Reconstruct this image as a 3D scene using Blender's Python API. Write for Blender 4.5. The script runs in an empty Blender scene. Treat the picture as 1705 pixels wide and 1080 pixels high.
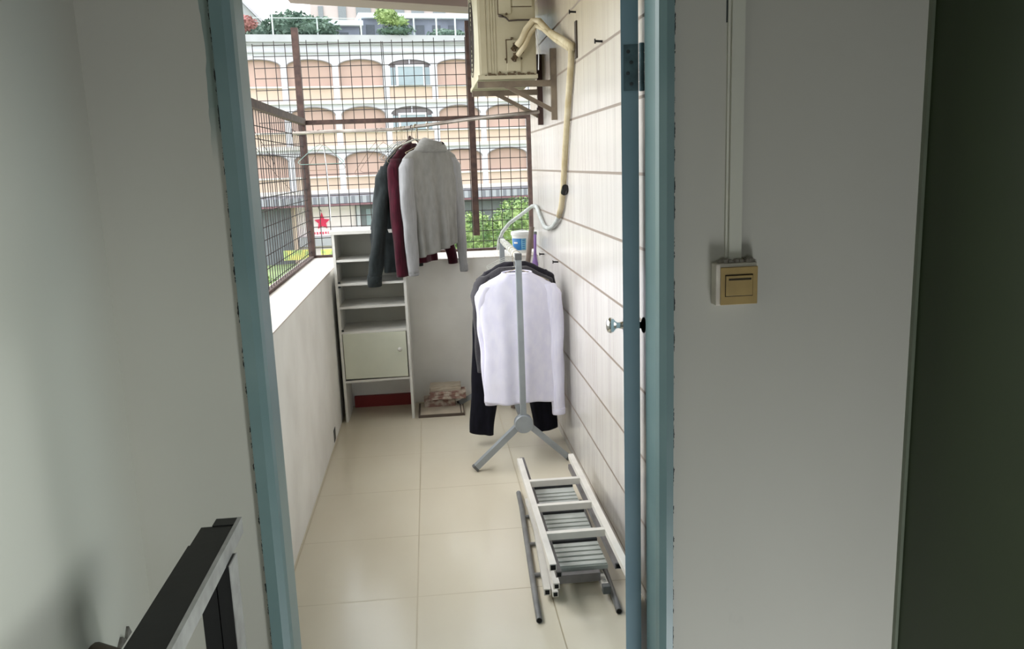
import bpy, bmesh, math, random
from mathutils import Vector, Matrix
random.seed(7)
S = bpy.context.scene
C = S.collection

# ---------------------------------------------------------------- camera
CAM_H = 1.58
yaw, pitch, roll = 0.0936547, 0.1925285, -0.0353177
cam_f = Vector((math.sin(yaw)*math.cos(pitch), math.cos(yaw)*math.cos(pitch), -math.sin(pitch)))
r0 = Vector((math.cos(yaw), -math.sin(yaw), 0)); u0 = r0.cross(cam_f)
cam_r = r0*math.cos(roll) + u0*math.sin(roll)
cam_u = -r0*math.sin(roll) + u0*math.cos(roll)
cd = bpy.data.cameras.new('camera'); cam = bpy.data.objects.new('camera', cd); C.objects.link(cam)
cam.matrix_world = Matrix(((cam_r.x, cam_u.x, -cam_f.x, 0), (cam_r.y, cam_u.y, -cam_f.y, 0), (cam_r.z, cam_u.z, -cam_f.z, CAM_H), (0, 0, 0, 1)))
cd.sensor_width = 36; cd.lens = 1375.16*36/1705; cd.clip_end = 500; cd.clip_start = 0.02
S.camera = cam

# ---------------------------------------------------------------- sky, daylight, added fill, exposure
W = bpy.data.worlds.new('overcast_sky'); S.world = W; W.use_nodes = True
wn = W.node_tree.nodes; wl = W.node_tree.links; wn.clear()
wo = wn.new('ShaderNodeOutputWorld'); bg = wn.new('ShaderNodeBackground'); tc = wn.new('ShaderNodeTexCoord')
sx = wn.new('ShaderNodeSeparateXYZ'); rp = wn.new('ShaderNodeValToRGB')
wl.new(tc.outputs['Generated'], sx.inputs[0]); wl.new(sx.outputs['Z'], rp.inputs[0])
rp.color_ramp.elements[0].position = 0.0; rp.color_ramp.elements[0].color = (0.93, 0.97, 1.0, 1)
rp.color_ramp.elements[1].position = 0.8; rp.color_ramp.elements[1].color = (0.86, 0.94, 1.0, 1)
wl.new(rp.outputs[0], bg.inputs[0]); wl.new(bg.outputs[0], wo.inputs[0]); bg.inputs[1].default_value = 1.35

def sun(name, frm, strength, angle, col):
    d = bpy.data.lights.new(name, 'SUN'); d.energy = strength; d.angle = math.radians(angle); d.color = col
    o = bpy.data.objects.new(name, d); C.objects.link(o); o.location = Vector(frm)*30
    o.rotation_euler = (-Vector(frm)).to_track_quat('-Z', 'Y').to_euler(); return o
sun('veiled_sun', (-0.70, 0.06, 0.62), 2.3, 85, (1.0, 0.97, 0.93))

def area(name, loc, target, sx_, sy_, power, col, spread=180):
    d = bpy.data.lights.new(name, 'AREA'); d.shape = 'RECTANGLE'; d.size = sx_; d.size_y = sy_; d.energy = power; d.color = col; d.spread = math.radians(spread)
    o = bpy.data.objects.new(name, d); C.objects.link(o); o.location = loc
    o.rotation_euler = (Vector(target)-Vector(loc)).to_track_quat('-Z', 'Y').to_euler(); return o
area('lower_landing_daylight', (0.98, 0.30, -0.78), (1.05, 1.87, 0.0), 0.5, 0.8, 9.5, (0.93, 0.97, 1.0))
area('left_wall_fill', (1.27, 0.0, 1.95), (-0.705, 1.10, 1.05), 0.45, 0.6, 1.15, (0.90, 1.0, 0.97), 44)  # added fill to brighten the left wall; no window known there

S.view_settings.view_transform = 'Standard'; S.view_settings.look = 'None'
S.view_settings.gamma = 1; S.view_settings.use_curve_mapping = False
S.view_settings.exposure = 1.25

# ---------------------------------------------------------------- materials
def lin(c):
    return tuple((x/255/12.92) if x/255 <= 0.04045 else ((x/255+0.055)/1.055)**2.4 for x in c) + (1,)

class NT:
    """small node helper"""
    def __init__(s, name):
        s.m = bpy.data.materials.new(name); s.m.use_nodes = True; s.t = s.m.node_tree; s.n = s.t.nodes; s.l = s.t.links
        s.b = s.n['Principled BSDF']
    def new(s, t): return s.n.new(t)
    def math(s, op, a, b=None, c=None):
        x = s.new('ShaderNodeMath'); x.operation = op
        for i, v in enumerate((a, b, c)):
            if v is None: continue
            if isinstance(v, (int, float)): x.inputs[i].default_value = v
            else: s.l.new(v, x.inputs[i])
        return x.outputs[0]
    def pos(s):
        g = s.new('ShaderNodeNewGeometry'); x = s.new('ShaderNodeSeparateXYZ'); s.l.new(g.outputs['Position'], x.inputs[0])
        s.P = g.outputs['Position']; return x.outputs
    def noise(s, scale, detail=4, vec=None, rough=0.5):
        x = s.new('ShaderNodeTexNoise'); x.inputs['Scale'].default_value = scale; x.inputs['Detail'].default_value = detail
        x.inputs['Roughness'].default_value = rough
        if vec is not None: s.l.new(vec, x.inputs['Vector'])
        return x.outputs['Fac']
    def ramp(s, f, a, b):
        x = s.new('ShaderNodeMapRange'); x.inputs[1].default_value = a; x.inputs[2].default_value = b; s.l.new(f, x.inputs[0]); return x.outputs[0]
    def mix(s, f, a, b):
        x = s.new('ShaderNodeMix'); x.data_type = 'RGBA'
        if isinstance(f, (int, float)): x.inputs[0].default_value = f
        else: s.l.new(f, x.inputs[0])
        for i, v in ((6, a), (7, b)):
            if isinstance(v, tuple): x.inputs[i].default_value = v
            else: s.l.new(v, x.inputs[i])
        return x.outputs[2]
    def col(s, c):
        if isinstance(c, tuple): s.b.inputs['Base Color'].default_value = c
        else: s.l.new(c, s.b.inputs['Base Color'])
    def rough(s, r):
        if isinstance(r, (int, float)): s.b.inputs['Roughness'].default_value = r
        else: s.l.new(r, s.b.inputs['Roughness'])
    def bump(s, h, strength=0.3, dist=0.002):
        x = s.new('ShaderNodeBump'); x.inputs['Strength'].default_value = strength; x.inputs['Distance'].default_value = dist
        s.l.new(h, x.inputs['Height']); s.l.new(x.outputs[0], s.b.inputs['Normal'])

def mat(name, rgb, rough=0.6, metal=0.0, rgb2=None, scale=8, lo=0.35, hi=0.7, bump=0.0, bscale=60, sheen=0.0, spec=None, stretch=None):
    t = NT(name); t.pos(); v = t.P
    if stretch:
        mp = t.new('ShaderNodeMapping'); t.l.new(t.P, mp.inputs[0]); mp.inputs['Scale'].default_value = stretch; v = mp.outputs[0]
    a = lin(rgb)
    b = lin(rgb2) if rgb2 else tuple(x*0.86 for x in a[:3]) + (1,)
    t.col(t.mix(t.ramp(t.noise(scale, 4, v), lo, hi), a, b)); t.rough(rough); t.b.inputs['Metallic'].default_value = metal
    if bump: t.bump(t.noise(bscale, 3, v), bump)
    if sheen:
        t.b.inputs['Sheen Weight'].default_value = sheen
    if spec is not None: t.b.inputs['Specular IOR Level'].default_value = spec
    return t.m

def line_mask(t, coord, origin, pitch, width):
    a = t.math('SUBTRACT', coord, origin); a = t.math('DIVIDE', a, pitch); a = t.math('ADD', a, 0.5)
    a = t.math('FRACT', a); a = t.math('SUBTRACT', a, 0.5); a = t.math('ABSOLUTE', a)
    return t.math('LESS_THAN', a, width/2/pitch)

def floor_tile_mat():
    t = NT('cream_floor_tile'); x, y, z = t.pos()
    lx = line_mask(t, x, -0.1215, 0.497, 0.005); ly = line_mask(t, y, 2.869, 0.527, 0.005)
    L = t.math('MAXIMUM', lx, ly)
    big = t.ramp(t.noise(2.2, 5), 0.35, 0.68)
    c = t.mix(big, lin((222, 214, 195)), lin((208, 197, 174)))
    gm = t.ramp(t.noise(3, 2), 0.3, 0.6)
    g = t.mix(gm, lin((150, 135, 104)), lin((186, 174, 148)))
    t.col(t.mix(t.math('MULTIPLY', L, 0.8), c, g))
    t.rough(t.math('ADD', t.math('MULTIPLY', L, 0.3), t.math('ADD', 0.12, t.math('MULTIPLY', t.noise(5, 3), 0.12))))
    t.bump(t.math('SUBTRACT', 1.0, L), 0.4, 0.001); t.b.inputs['Specular IOR Level'].default_value = 0.55
    return t.m

def wall_tile_mat():
    t = NT('ribbed_white_wall_tile'); x, y, z = t.pos()
    g = line_mask(t, z, 0.045, 0.2475, 0.011)
    # vertical ribs: every ~19 mm, with uneven strength per rib and per row of tiles
    cell = t.math('FLOOR', t.math('DIVIDE', y, 0.0193)); row = t.math('FLOOR', t.math('DIVIDE', t.math('SUBTRACT', z, 0.045), 0.2475))
    cmb = t.new('ShaderNodeCombineXYZ'); t.l.new(cell, cmb.inputs[0]); t.l.new(row, cmb.inputs[1])
    wnz = t.new('ShaderNodeTexWhiteNoise'); wnz.noise_dimensions = '3D'; t.l.new(cmb.outputs[0], wnz.inputs['Vector'])
    rib = line_mask(t, y, 0.0, 0.0193, 0.0035)
    ribs = t.math('MULTIPLY', rib, t.math('MULTIPLY', t.math('POWER', wnz.outputs['Value'], 1.6), 0.95))
    joint = line_mask(t, y, 0.03, 0.154, 0.004)
    base = t.mix(t.ramp(t.noise(3.5, 5), 0.35, 0.7), lin((216, 213, 210)), lin((202, 197, 191)))
    up = t.ramp(z, 1.75, 2.25)   # yellower tone on the upper rows
    base = t.mix(t.math('MULTIPLY', up, 0.75), base, lin((186, 170, 138)))
    c = t.mix(ribs, base, lin((118, 106, 106)))
    c = t.mix(t.math('MULTIPLY', joint, 0.35), c, lin((150, 140, 136)))
    c = t.mix(t.math('MULTIPLY', g, 0.9), c, lin((128, 114, 102)))
    t.col(c); t.rough(t.math('ADD', 0.22, t.math('MULTIPLY', g, 0.4)))
    t.bump(t.math('SUBTRACT', 1.0, t.math('MAXIMUM', g, t.math('MULTIPLY', rib, 0.5))), 0.5, 0.0015)
    return t.m

def room_wall_mat():
    t = NT('grey_white_stair_paint'); x, y, z = t.pos()
    c = t.mix(t.ramp(t.noise(1.6, 5), 0.35, 0.7), lin((197, 195, 185)), lin((185, 182, 171)))
    sm = t.ramp(t.noise(9, 5, rough=0.7), 0.66, 0.76); c = t.mix(t.math('MULTIPLY', sm, 0.25), c, lin((140, 138, 136)))
    sp = t.ramp(t.noise(48, 2), 0.80, 0.82); c = t.mix(t.math('MULTIPLY', sp, 0.8), c, lin((90, 84, 80)))
    # smeared teal paint left of the door frame, high up
    n = t.noise(14, 4)
    edge = t.math('SUBTRACT', t.math('ADD', x, 0.457), t.math('MULTIPLY', t.math('SUBTRACT', n, 0.5), 0.05))
    a = t.math('GREATER_THAN', edge, 0.0); b = t.math('LESS_THAN', x, -0.40)
    zz = t.ramp(t.math('ADD', z, t.math('MULTIPLY', n, 0.3)), 1.74, 1.88)
    m = t.math('MULTIPLY', t.math('MULTIPLY', a, b), zz)
    c = t.mix(t.math('MULTIPLY', m, 0.7), c, lin((88, 120, 116)))
    # dark crack where paint has flaked beside the right jamb
    n2 = t.noise(90, 4, rough=0.7)
    d = t.math('MINIMUM', t.math('ABSOLUTE', t.math('SUBTRACT', x, 0.5605)), t.math('ABSOLUTE', t.math('SUBTRACT', x, -0.4370))); dk = t.math('LESS_THAN', d, t.math('MULTIPLY', t.ramp(n2, 0.5, 0.8), 0.0055))
    c = t.mix(dk, c, lin((40, 42, 42)))
    t.col(c); t.rough(0.75); t.bump(t.noise(40, 4), 0.12)
    return t.m

def corrugated(name, a, b, axis, pitch):
    t = NT(name); xs = t.pos(); v = t.math('FRACT', t.math('DIVIDE', xs[axis], pitch))
    t.col(t.mix(t.math('GREATER_THAN', v, 0.5), lin(a), lin(b))); t.rough(0.7); return t.m

M = {}
M['floor'] = floor_tile_mat(); M['tile'] = wall_tile_mat(); M['room'] = room_wall_mat()
M['white_wall'] = mat('white_balcony_paint', (238, 236, 231), 0.8, rgb2=(224, 221, 215), scale=3, bump=0.1, bscale=50)
M['ledge'] = mat('ledge_white_tile', (226, 220, 210), 0.4, rgb2=(198, 188, 176), scale=9)
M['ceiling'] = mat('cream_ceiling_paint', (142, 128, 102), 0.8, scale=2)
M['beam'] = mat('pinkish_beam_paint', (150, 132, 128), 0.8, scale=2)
M['teal'] = mat('teal_gloss_paint', (116, 140, 140), 0.38, rgb2=(104, 130, 131), scale=5, bump=0.1, bscale=18)
M['teal_door'] = mat('dull_teal_door_paint', (118, 144, 154), 0.45, rgb2=(108, 136, 148), scale=5, bump=0.1, bscale=18)
M['green'] = mat('dark_green_paint', (40, 54, 24), 0.5, rgb2=(34, 48, 19), scale=2)
M['green_edge'] = mat('worn_green_trim', (110, 118, 100), 0.5)
M['chrome'] = mat('chrome', (215, 215, 212), 0.16, 1.0)
M['dark_metal'] = mat('dark_metal', (50, 50, 52), 0.4, 0.8)
M['hinge'] = mat('painted_hinge', (84, 108, 114), 0.45, 0.3, rgb2=(60, 78, 82), scale=30)
M['screw'] = mat('dark_screw', (40, 48, 50), 0.5)
M['black_paint'] = mat('black_rail_paint', (8, 8, 8), 0.5, rgb2=(13, 13, 14), scale=14, bump=0.1)
M['lit_side'] = mat('lit_rail_side_grey', (160, 158, 155), 0.55, rgb2=(136, 134, 131), scale=30, lo=0.3, hi=0.7)  # lit side of the black railing, painted as a paler grey
M['old_wood'] = mat('weathered_wood', (92, 80, 68), 0.8, rgb2=(60, 56, 50), scale=20, bump=0.4)
M['plaster_bit'] = mat('broken_plaster', (120, 116, 110), 0.9, rgb2=(70, 66, 60), scale=30, bump=0.6)
M['filler'] = mat('crumbly_filler', (176, 170, 160), 0.9, rgb2=(130, 124, 116), scale=60, bump=0.5)
M['trunking'] = mat('painted_trunking', (205, 204, 190), 0.6, scale=4)
M['box_white'] = mat('switch_box_white', (222, 216, 202), 0.5, rgb2=(198, 188, 176), scale=14)
M['yellowed'] = mat('yellowed_plastic', (172, 146, 92), 0.45, rgb2=(158, 134, 84), scale=20)
M['gap'] = mat('dark_gap', (46, 36, 16), 0.8)
M['rust'] = mat('rusty_brown_paint', (84, 62, 54), 0.75, rgb2=(58, 42, 38), scale=25, bump=0.3)
M['wire'] = mat('dark_grille_wire', (34, 30, 30), 0.7, rgb2=(56, 42, 38), scale=20)
M['rod'] = mat('brushed_rod', (168, 160, 152), 0.4, 0.6, rgb2=(122, 112, 102), scale=9)
M['hanger'] = mat('coated_wire_hanger', (190, 178, 150), 0.4, 0.2, rgb2=(150, 138, 110), scale=20)
M['hanger_dark'] = mat('brown_wire', (110, 84, 66), 0.5)
M['hanger_silver'] = mat('silver_wire', (180, 184, 188), 0.3, 0.7)
M['hanger_wood'] = mat('brown_plastic_hanger', (70, 48, 42), 0.5)
M['hanger_green'] = mat('pale_green_plastic', (150, 186, 176), 0.4)
M['ac'] = mat('aged_cream_enamel', (188, 180, 154), 0.5, rgb2=(172, 162, 134), scale=5)
M['ac_dirt'] = mat('grimy_seam', (92, 76, 54), 0.8)
M['brass'] = mat('tarnished_brass', (96, 78, 54), 0.5, 0.5, rgb2=(50, 40, 30), scale=60)
M['bracket'] = mat('dusty_brown_steel', (132, 118, 100), 0.7, rgb2=(100, 86, 74), scale=12)
M['bracket_dark'] = mat('dark_brown_steel', (72, 50, 44), 0.7)
M['lagging'] = mat('yellowed_pipe_wrap', (204, 192, 162), 0.6, rgb2=(176, 160, 124), scale=14, bump=0.3)
M['hose'] = mat('grey_drain_hose', (186, 190, 188), 0.45, rgb2=(160, 164, 160), scale=14)
M['cable'] = mat('dark_cable', (64, 52, 42), 0.6)
M['cabinet'] = mat('white_laminate', (222, 220, 214), 0.45, rgb2=(208, 206, 200), scale=4)
M['cab_door'] = mat('pale_green_white_door', (214, 216, 198), 0.4, scale=3)
M['cab_back'] = mat('cabinet_back_board', (198, 196, 184), 0.6, scale=3)
M['red'] = mat('dark_red_board', (128, 26, 24), 0.6, scale=6)
M['brick'] = mat('old_brick', (140, 108, 98), 0.9, rgb2=(190, 178, 164), scale=28, lo=0.42, hi=0.6, bump=0.5)
M['tile_dusty'] = mat('dusty_beige_tile', (190, 178, 160), 0.6, rgb2=(168, 156, 138), scale=10)
M['tile_edge'] = mat('dark_tile_edge', (92, 80, 70), 0.8)
M['rack'] = mat('grey_powder_coat', (158, 164, 168), 0.4, 0.25, rgb2=(144, 150, 154), scale=10)
M['rack_white'] = mat('white_rack_tube', (206, 206, 198), 0.45, scale=10)
M['rack_cap'] = mat('grey_plastic_cap', (96, 98, 98), 0.5)
M['lad_white'] = mat('white_square_tube', (226, 222, 214), 0.4, 0.05, rgb2=(206, 202, 196), scale=8)
M['lad_grey'] = mat('grey_square_tube', (128, 124, 124), 0.45, 0.3, rgb2=(108, 104, 104), scale=12)
M['lad_tread'] = mat('ribbed_grey_tread', (196, 200, 195), 0.4, 0.1, rgb2=(176, 180, 175), scale=8)
M['lad_shade'] = mat('tread_gap_shade', (38, 40, 42), 0.6)  # shade of the gaps under the rungs, put into the colour
M['lad_pipe'] = mat('round_grey_tube', (144, 144, 144), 0.4, 0.4, rgb2=(120, 120, 120), scale=12)
M['bucket'] = mat('white_plastic', (226, 228, 226), 0.4)
M['blue'] = mat('blue_label', (36, 120, 186), 0.5, rgb2=(30, 106, 170), scale=20)
M['cyan'] = mat('cyan_label_half', (120, 178, 206), 0.5)
M['pole_wood'] = mat('brown_grey_stick', (134, 118, 106), 0.6, rgb2=(106, 92, 82), scale=16)
M['purple'] = mat('purple_plastic', (136, 104, 168), 0.5)
M['string'] = mat('white_cord', (230, 230, 232), 0.6)

def cloth_mat(name, rgb, rgb2=None, rib=0.0, bump=0.25, sheen=0.15, scale=10):
    t = NT(name); t.pos()
    a = lin(rgb); b = lin(rgb2) if rgb2 else tuple(x*0.85 for x in a[:3]) + (1,)
    t.col(t.mix(t.ramp(t.noise(scale, 4), 0.35, 0.65), a, b)); t.rough(0.9)
    t.b.inputs['Sheen Weight'].default_value = sheen; t.b.inputs['Specular IOR Level'].default_value = 0.15
    if rib:
        tc_ = t.new('ShaderNodeTexCoord'); uv = t.new('ShaderNodeSeparateXYZ'); t.l.new(tc_.outputs['UV'], uv.inputs[0])
        w = t.math('SINE', t.math('MULTIPLY', uv.outputs[0], rib)); t.bump(w, 0.12, 0.0010)
    else: t.bump(t.noise(420, 2), bump, 0.0008)
    return t.m
M['c_grey'] = cloth_mat('light_grey_rib_knit', (146, 145, 142), (135, 134, 131), rib=2*math.pi*110)
M['c_grey_sl'] = cloth_mat('light_grey_rib_knit_sleeve', (156, 156, 158), (146, 146, 147), rib=2*math.pi*36)
M['c_maroon'] = cloth_mat('maroon_velvet', (70, 16, 32), (48, 10, 22), sheen=0.15)
M['c_char'] = cloth_mat('charcoal_fleece', (44, 50, 51), (34, 38, 39), sheen=0.1)
M['c_white'] = cloth_mat('lavender_white_jersey', (238, 236, 252), (230, 228, 248), bump=0.1)
M['c_heather'] = cloth_mat('heathered_charcoal', (84, 82, 86), (52, 50, 54), scale=120)
M['c_dark'] = cloth_mat('black_cotton', (44, 42, 50), (34, 32, 40))
M['c_black'] = cloth_mat('black_trouser_cloth', (26, 25, 36), (18, 18, 26), sheen=0.05)
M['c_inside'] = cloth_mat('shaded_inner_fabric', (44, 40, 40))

M['f_white'] = mat('facade_white_render', (198, 196, 202), 0.85, rgb2=(188, 186, 193), scale=0.6)  # facade colours paled, distance haze mixed in
M['f_cream'] = mat('facade_cream_band', (202, 195, 188), 0.85, scale=0.6)
M['f_pink'] = mat('facade_pink_panel', (178, 150, 140), 0.85, rgb2=(168, 141, 130), scale=0.4)
M['f_orange'] = mat('facade_peach_panel', (192, 170, 154), 0.85, rgb2=(182, 160, 144), scale=0.5)
M['f_rim'] = mat('facade_grey_rim', (140, 132, 132), 0.85)
M['f_roof'] = mat('facade_grey_parapet', (166, 165, 168), 0.85, rgb2=(154, 153, 156), scale=0.8)
M['glass'] = mat('blue_grey_glass', (140, 152, 158), 0.15, rgb2=(126, 138, 146), scale=1.2)
M['f_canopy'] = corrugated('corrugated_canopy', (150, 150, 156), (112, 112, 120), 0, 0.42)
M['f_shop'] = mat('pale_pink_shopfront', (236, 222, 222), 0.85, scale=0.5)
M['f_dark'] = mat('dark_shop_front', (112, 114, 118), 0.6, rgb2=(88, 92, 96), scale=1.2)
M['f_lintel'] = mat('plum_lintel', (120, 86, 92), 0.8)
M['star'] = mat('red_star_paint', (214, 44, 84), 0.6)
M['yellow'] = mat('yellow_banner', (214, 208, 110), 0.7, rgb2=(160, 176, 110), scale=3, lo=0.45, hi=0.55)
M['apt'] = mat('pale_apartment_wall', (176, 164, 162), 0.9, rgb2=(168, 154, 152), scale=0.3)
M['apt_win'] = mat('apartment_window', (116, 120, 124), 0.4)
M['shed'] = mat('grey_blue_shed', (128, 134, 148), 0.8, rgb2=(104, 110, 122), scale=0.7)
M['shed_dark'] = mat('dark_shed_slat', (86, 92, 100), 0.8)
M['shed_roof'] = mat('pale_shed_roof', (204, 212, 220), 0.7)
M['gable'] = mat('grey_gable_wall', (150, 154, 154), 0.9, scale=0.3)
M['pole'] = mat('galvanised_pole', (186, 196, 194), 0.6)
M['leaf_dark'] = mat('dark_leaf', (96, 116, 102), 0.8, rgb2=(74, 94, 82), scale=1.4, lo=0.4, hi=0.6)  # roof greenery colours paled to carry distance haze
M['leaf_green'] = mat('fresh_leaf', (134, 154, 92), 0.7, rgb2=(84, 110, 66), scale=3, lo=0.4, hi=0.6)
M['leaf_lime'] = mat('lime_leaf', (146, 162, 104), 0.7, rgb2=(120, 142, 90), scale=2)
M['leaf_red'] = mat('red_blossom', (168, 112, 108), 0.8, rgb2=(140, 96, 92), scale=2)
M['grass'] = mat('grass_ground', (134, 150, 104), 0.95, rgb2=(108, 124, 90), scale=0.5)
M['bark'] = mat('bark', (88, 76, 64), 0.9)
M['bluecloth'] = mat('blue_plastic_scrap', (136, 196, 222), 0.6)

# ---------------------------------------------------------------- mesh helpers
class MB:
    def __init__(s): s.bm = bmesh.new(); s.uv = None
    def box(s, x0, x1, y0, y1, z0, z1, T=None, bev=0.0):
        vs = [Vector((x, y, z)) for z in (z0, z1) for y in (y0, y1) for x in (x0, x1)]
        if T: vs = [T(v) if callable(T) else T @ v for v in vs]
        v = [s.bm.verts.new(p) for p in vs]
        fs = [s.bm.faces.new([v[i] for i in q]) for q in ((0, 2, 3, 1), (4, 5, 7, 6), (0, 1, 5, 4), (2, 6, 7, 3), (0, 4, 6, 2), (1, 3, 7, 5))]
        if bev:
            es = list({e for f in fs for e in f.edges})
            bmesh.ops.bevel(s.bm, geom=es, offset=bev, segments=2, affect='EDGES', profile=0.6)
        return s
    def tube(s, pts, r, n=8, closed=False, cap=True, square=False):
        pts = [Vector(p) for p in pts]; N = len(pts); rings = []
        up = None
        for i, p in enumerate(pts):
            if closed: d = pts[(i+1) % N]-pts[i-1]
            else: d = pts[min(i+1, N-1)]-pts[max(i-1, 0)]
            if d.length < 1e-9: d = Vector((0, 0, 1))
            d.normalize()
            if up is None: up = Vector((0, 0, 1)) if abs(d.z) < 0.9 else Vector((0, 1, 0))
            a = up - d*up.dot(d)
            if a.length < 1e-4: a = Vector((1, 0, 0)) - d*d.x
            a.normalize(); b = d.cross(a); up = a
            rr = r[i] if isinstance(r, (list, tuple)) else r
            if square: offs = [(a+b), (a-b), (-a-b), (-a+b)]; ring = [s.bm.verts.new(p+o*rr) for o in offs]
            else: ring = [s.bm.verts.new(p + (a*math.cos(2*math.pi*k/n)+b*math.sin(2*math.pi*k/n))*rr) for k in range(n)]
            rings.append(ring)
        m = len(rings[0])
        for i in range(N if closed else N-1):
            A, B = rings[i], rings[(i+1) % N]
            for k in range(m): s.bm.faces.new((A[k], A[(k+1) % m], B[(k+1) % m], B[k]))
        if cap and not closed: s.bm.faces.new(rings[0][::-1]); s.bm.faces.new(rings[-1])
        return s
    def lathe(s, prof, T, n=24):
        rings = [[s.bm.verts.new(T @ Vector((r*math.cos(2*math.pi*k/n), r*math.sin(2*math.pi*k/n), z))) for k in range(n)] for r, z in prof]
        for A, B in zip(rings, rings[1:]):
            for k in range(n): s.bm.faces.new((A[k], A[(k+1) % n], B[(k+1) % n], B[k]))
        s.bm.faces.new(rings[0][::-1]); s.bm.faces.new(rings[-1]); return s
    def prism(s, poly, T, h0, h1):
        a = [s.bm.verts.new(T(Vector((x, y, h0)))) for x, y in poly]; b = [s.bm.verts.new(T(Vector((x, y, h1)))) for x, y in poly]
        s.bm.faces.new(a[::-1]); s.bm.faces.new(b)
        for i in range(len(poly)): j = (i+1) % len(poly); s.bm.faces.new((a[i], a[j], b[j], b[i]))
        return s
    def grid(s, rows, closed=True, uvs=True):
        """rows of points -> sheet (closed = wrap around)"""
        V = [[s.bm.verts.new(p) for p in r] for r in rows]; n = len(V[0])
        lay = s.bm.loops.layers.uv.verify()
        for i in range(len(V)-1):
            for k in range(n if closed else n-1):
                f = s.bm.faces.new((V[i][k], V[i][(k+1) % n], V[i+1][(k+1) % n], V[i+1][k]))
                for lp, (uu, vv) in zip(f.loops, ((k/n, i/len(V)), ((k+1)/n, i/len(V)), ((k+1)/n, (i+1)/len(V)), (k/n, (i+1)/len(V)))): lp[lay].uv = (uu, vv)
        return V
    def build(s, name, m, parent=None, smooth=False, angle=None, origin=None, solid=0.0):
        bmesh.ops.recalc_face_normals(s.bm, faces=s.bm.faces[:])
        if parent is None:
            if origin is None:
                vs = s.bm.verts; xs = [v.co.x for v in vs]; ys = [v.co.y for v in vs]; zs = [v.co.z for v in vs]
                origin = Vector(((min(xs)+max(xs))/2, (min(ys)+max(ys))/2, min(zs)))
            off = Vector(origin)
        else:
            off = Vector((0, 0, 0)); p = parent
            while p is not None: off += p.location; p = p.parent
        me = bpy.data.meshes.new(name)
        for v in s.bm.verts: v.co -= off
        s.bm.to_mesh(me); s.bm.free()
        if smooth:
            me.polygons.foreach_set('use_smooth', [True]*len(me.polygons))
            if angle: me.set_sharp_from_angle(angle=math.radians(angle))
        o = bpy.data.objects.new(name, me); C.objects.link(o); me.materials.append(m if not isinstance(m, str) else M[m])
        if parent is None: o.location = off
        else: o.parent = parent
        if solid:
            md = o.modifiers.new('thickness', 'SOLIDIFY'); md.thickness = solid; md.offset = 0
        return o

def tag(o, label=None, cat=None, group=None, kind=None):
    if label: o['label'] = label
    if cat: o['category'] = cat
    if group: o['group'] = group
    if kind: o['kind'] = kind
    return o
def thing(name, loc, label, cat, group=None, kind=None):
    o = bpy.data.objects.new(name, None); C.objects.link(o); o.location = loc; o.empty_display_size = 0.1
    return tag(o, label, cat, group, kind)
def copy_tree(o, parent=None):
    c = o.copy(); C.objects.link(c)
    if parent is not None: c.parent = parent
    for ch in list(o.children): copy_tree(ch, c)
    return c
def struct(mb, name, m, label, cat='wall', **k):
    return tag(mb.build(name, m, **k), label, cat, None, 'structure')
def XZ(y): return lambda v: Vector((v.x, y+v.z, v.y))

# ================================================================ THE SETTING
XL, XR, YF = -0.627, 0.705, 5.48      # balcony inner faces
Z_LEDGE = 0.968
DW = 1.87                             # stairwell face of the door wall
BO = 1.97                             # balcony face of the door wall
# floors
struct(MB().box(-0.9, 1.3, DW, 5.95, -0.12, 0.0), 'floor', 'floor', 'cream square floor tiles of the narrow balcony', 'floor')
# stairwell room
struct(MB().box(-0.85, 1.6, -2.6, DW, -1.3, -1.2), 'floor_stairwell', 'room', 'stairwell floor below the frame', 'floor')
struct(MB().box(-0.85, 1.6, -2.6, DW+0.1, 2.9, 3.0), 'ceiling_stairwell', 'room', 'stairwell ceiling above the frame', 'ceiling')
struct(MB().box(-0.83, -0.705, -2.6, DW, -1.2, 2.9), 'wall_left', 'room', 'off-white stairwell wall at the far left of the picture')
struct(MB().box(-0.85, -0.4325, DW, BO, -1.2, 2.9).box(0.5555, 1.6, DW, BO, -1.2, 2.9).box(-0.4325, 0.5555, DW, BO, 2.155, 2.9).box(-0.4325, 0.5555, DW, BO, -1.2, -0.12),
       'wall_front', 'room', 'grey-white stairwell wall around the teal doorway')
struct(MB().box(1.30, 1.45, 0.35, DW, -1.2, 2.9).box(1.30, 1.45, -2.6, -0.35, -1.2, 2.9).box(1.30, 1.45, -0.35, 0.35, -1.2, 1.5).box(1.30, 1.45, -0.35, 0.35, 2.4, 2.9), 'wall_right', 'green', 'dark stairwell wall behind the green door')  # opening added to let the fill light in, not a known window
# back wall with the window opening that lights the stairwell
struct(MB().box(-0.85, -0.1, -2.72, -2.6, -1.3, 3.0).box(1.2, 1.6, -2.72, -2.6, -1.3, 3.0).box(-0.1, 1.2, -2.72, -2.6, -1.3, -0.1).box(-0.1, 1.2, -2.72, -2.6, 1.0, 3.0),
       'wall_back', 'room', 'stairwell wall behind the viewer with a window opening')
# balcony walls
struct(MB().box(-0.88, XL, BO, 5.95, -0.12, Z_LEDGE), 'wall_balcony_left', 'white_wall', 'low white parapet wall along the left side of the balcony')
struct(MB().box(XL, 0.80, YF, 5.95, -0.12, Z_LEDGE), 'wall_balcony_far', 'white_wall', 'low white parapet wall across the far end of the balcony')
struct(MB().box(XR, 0.83, BO, 5.66, 0.0, 2.85), 'wall_balcony_right', 'tile', 'white ribbed tile wall along the right side of the balcony')
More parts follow.
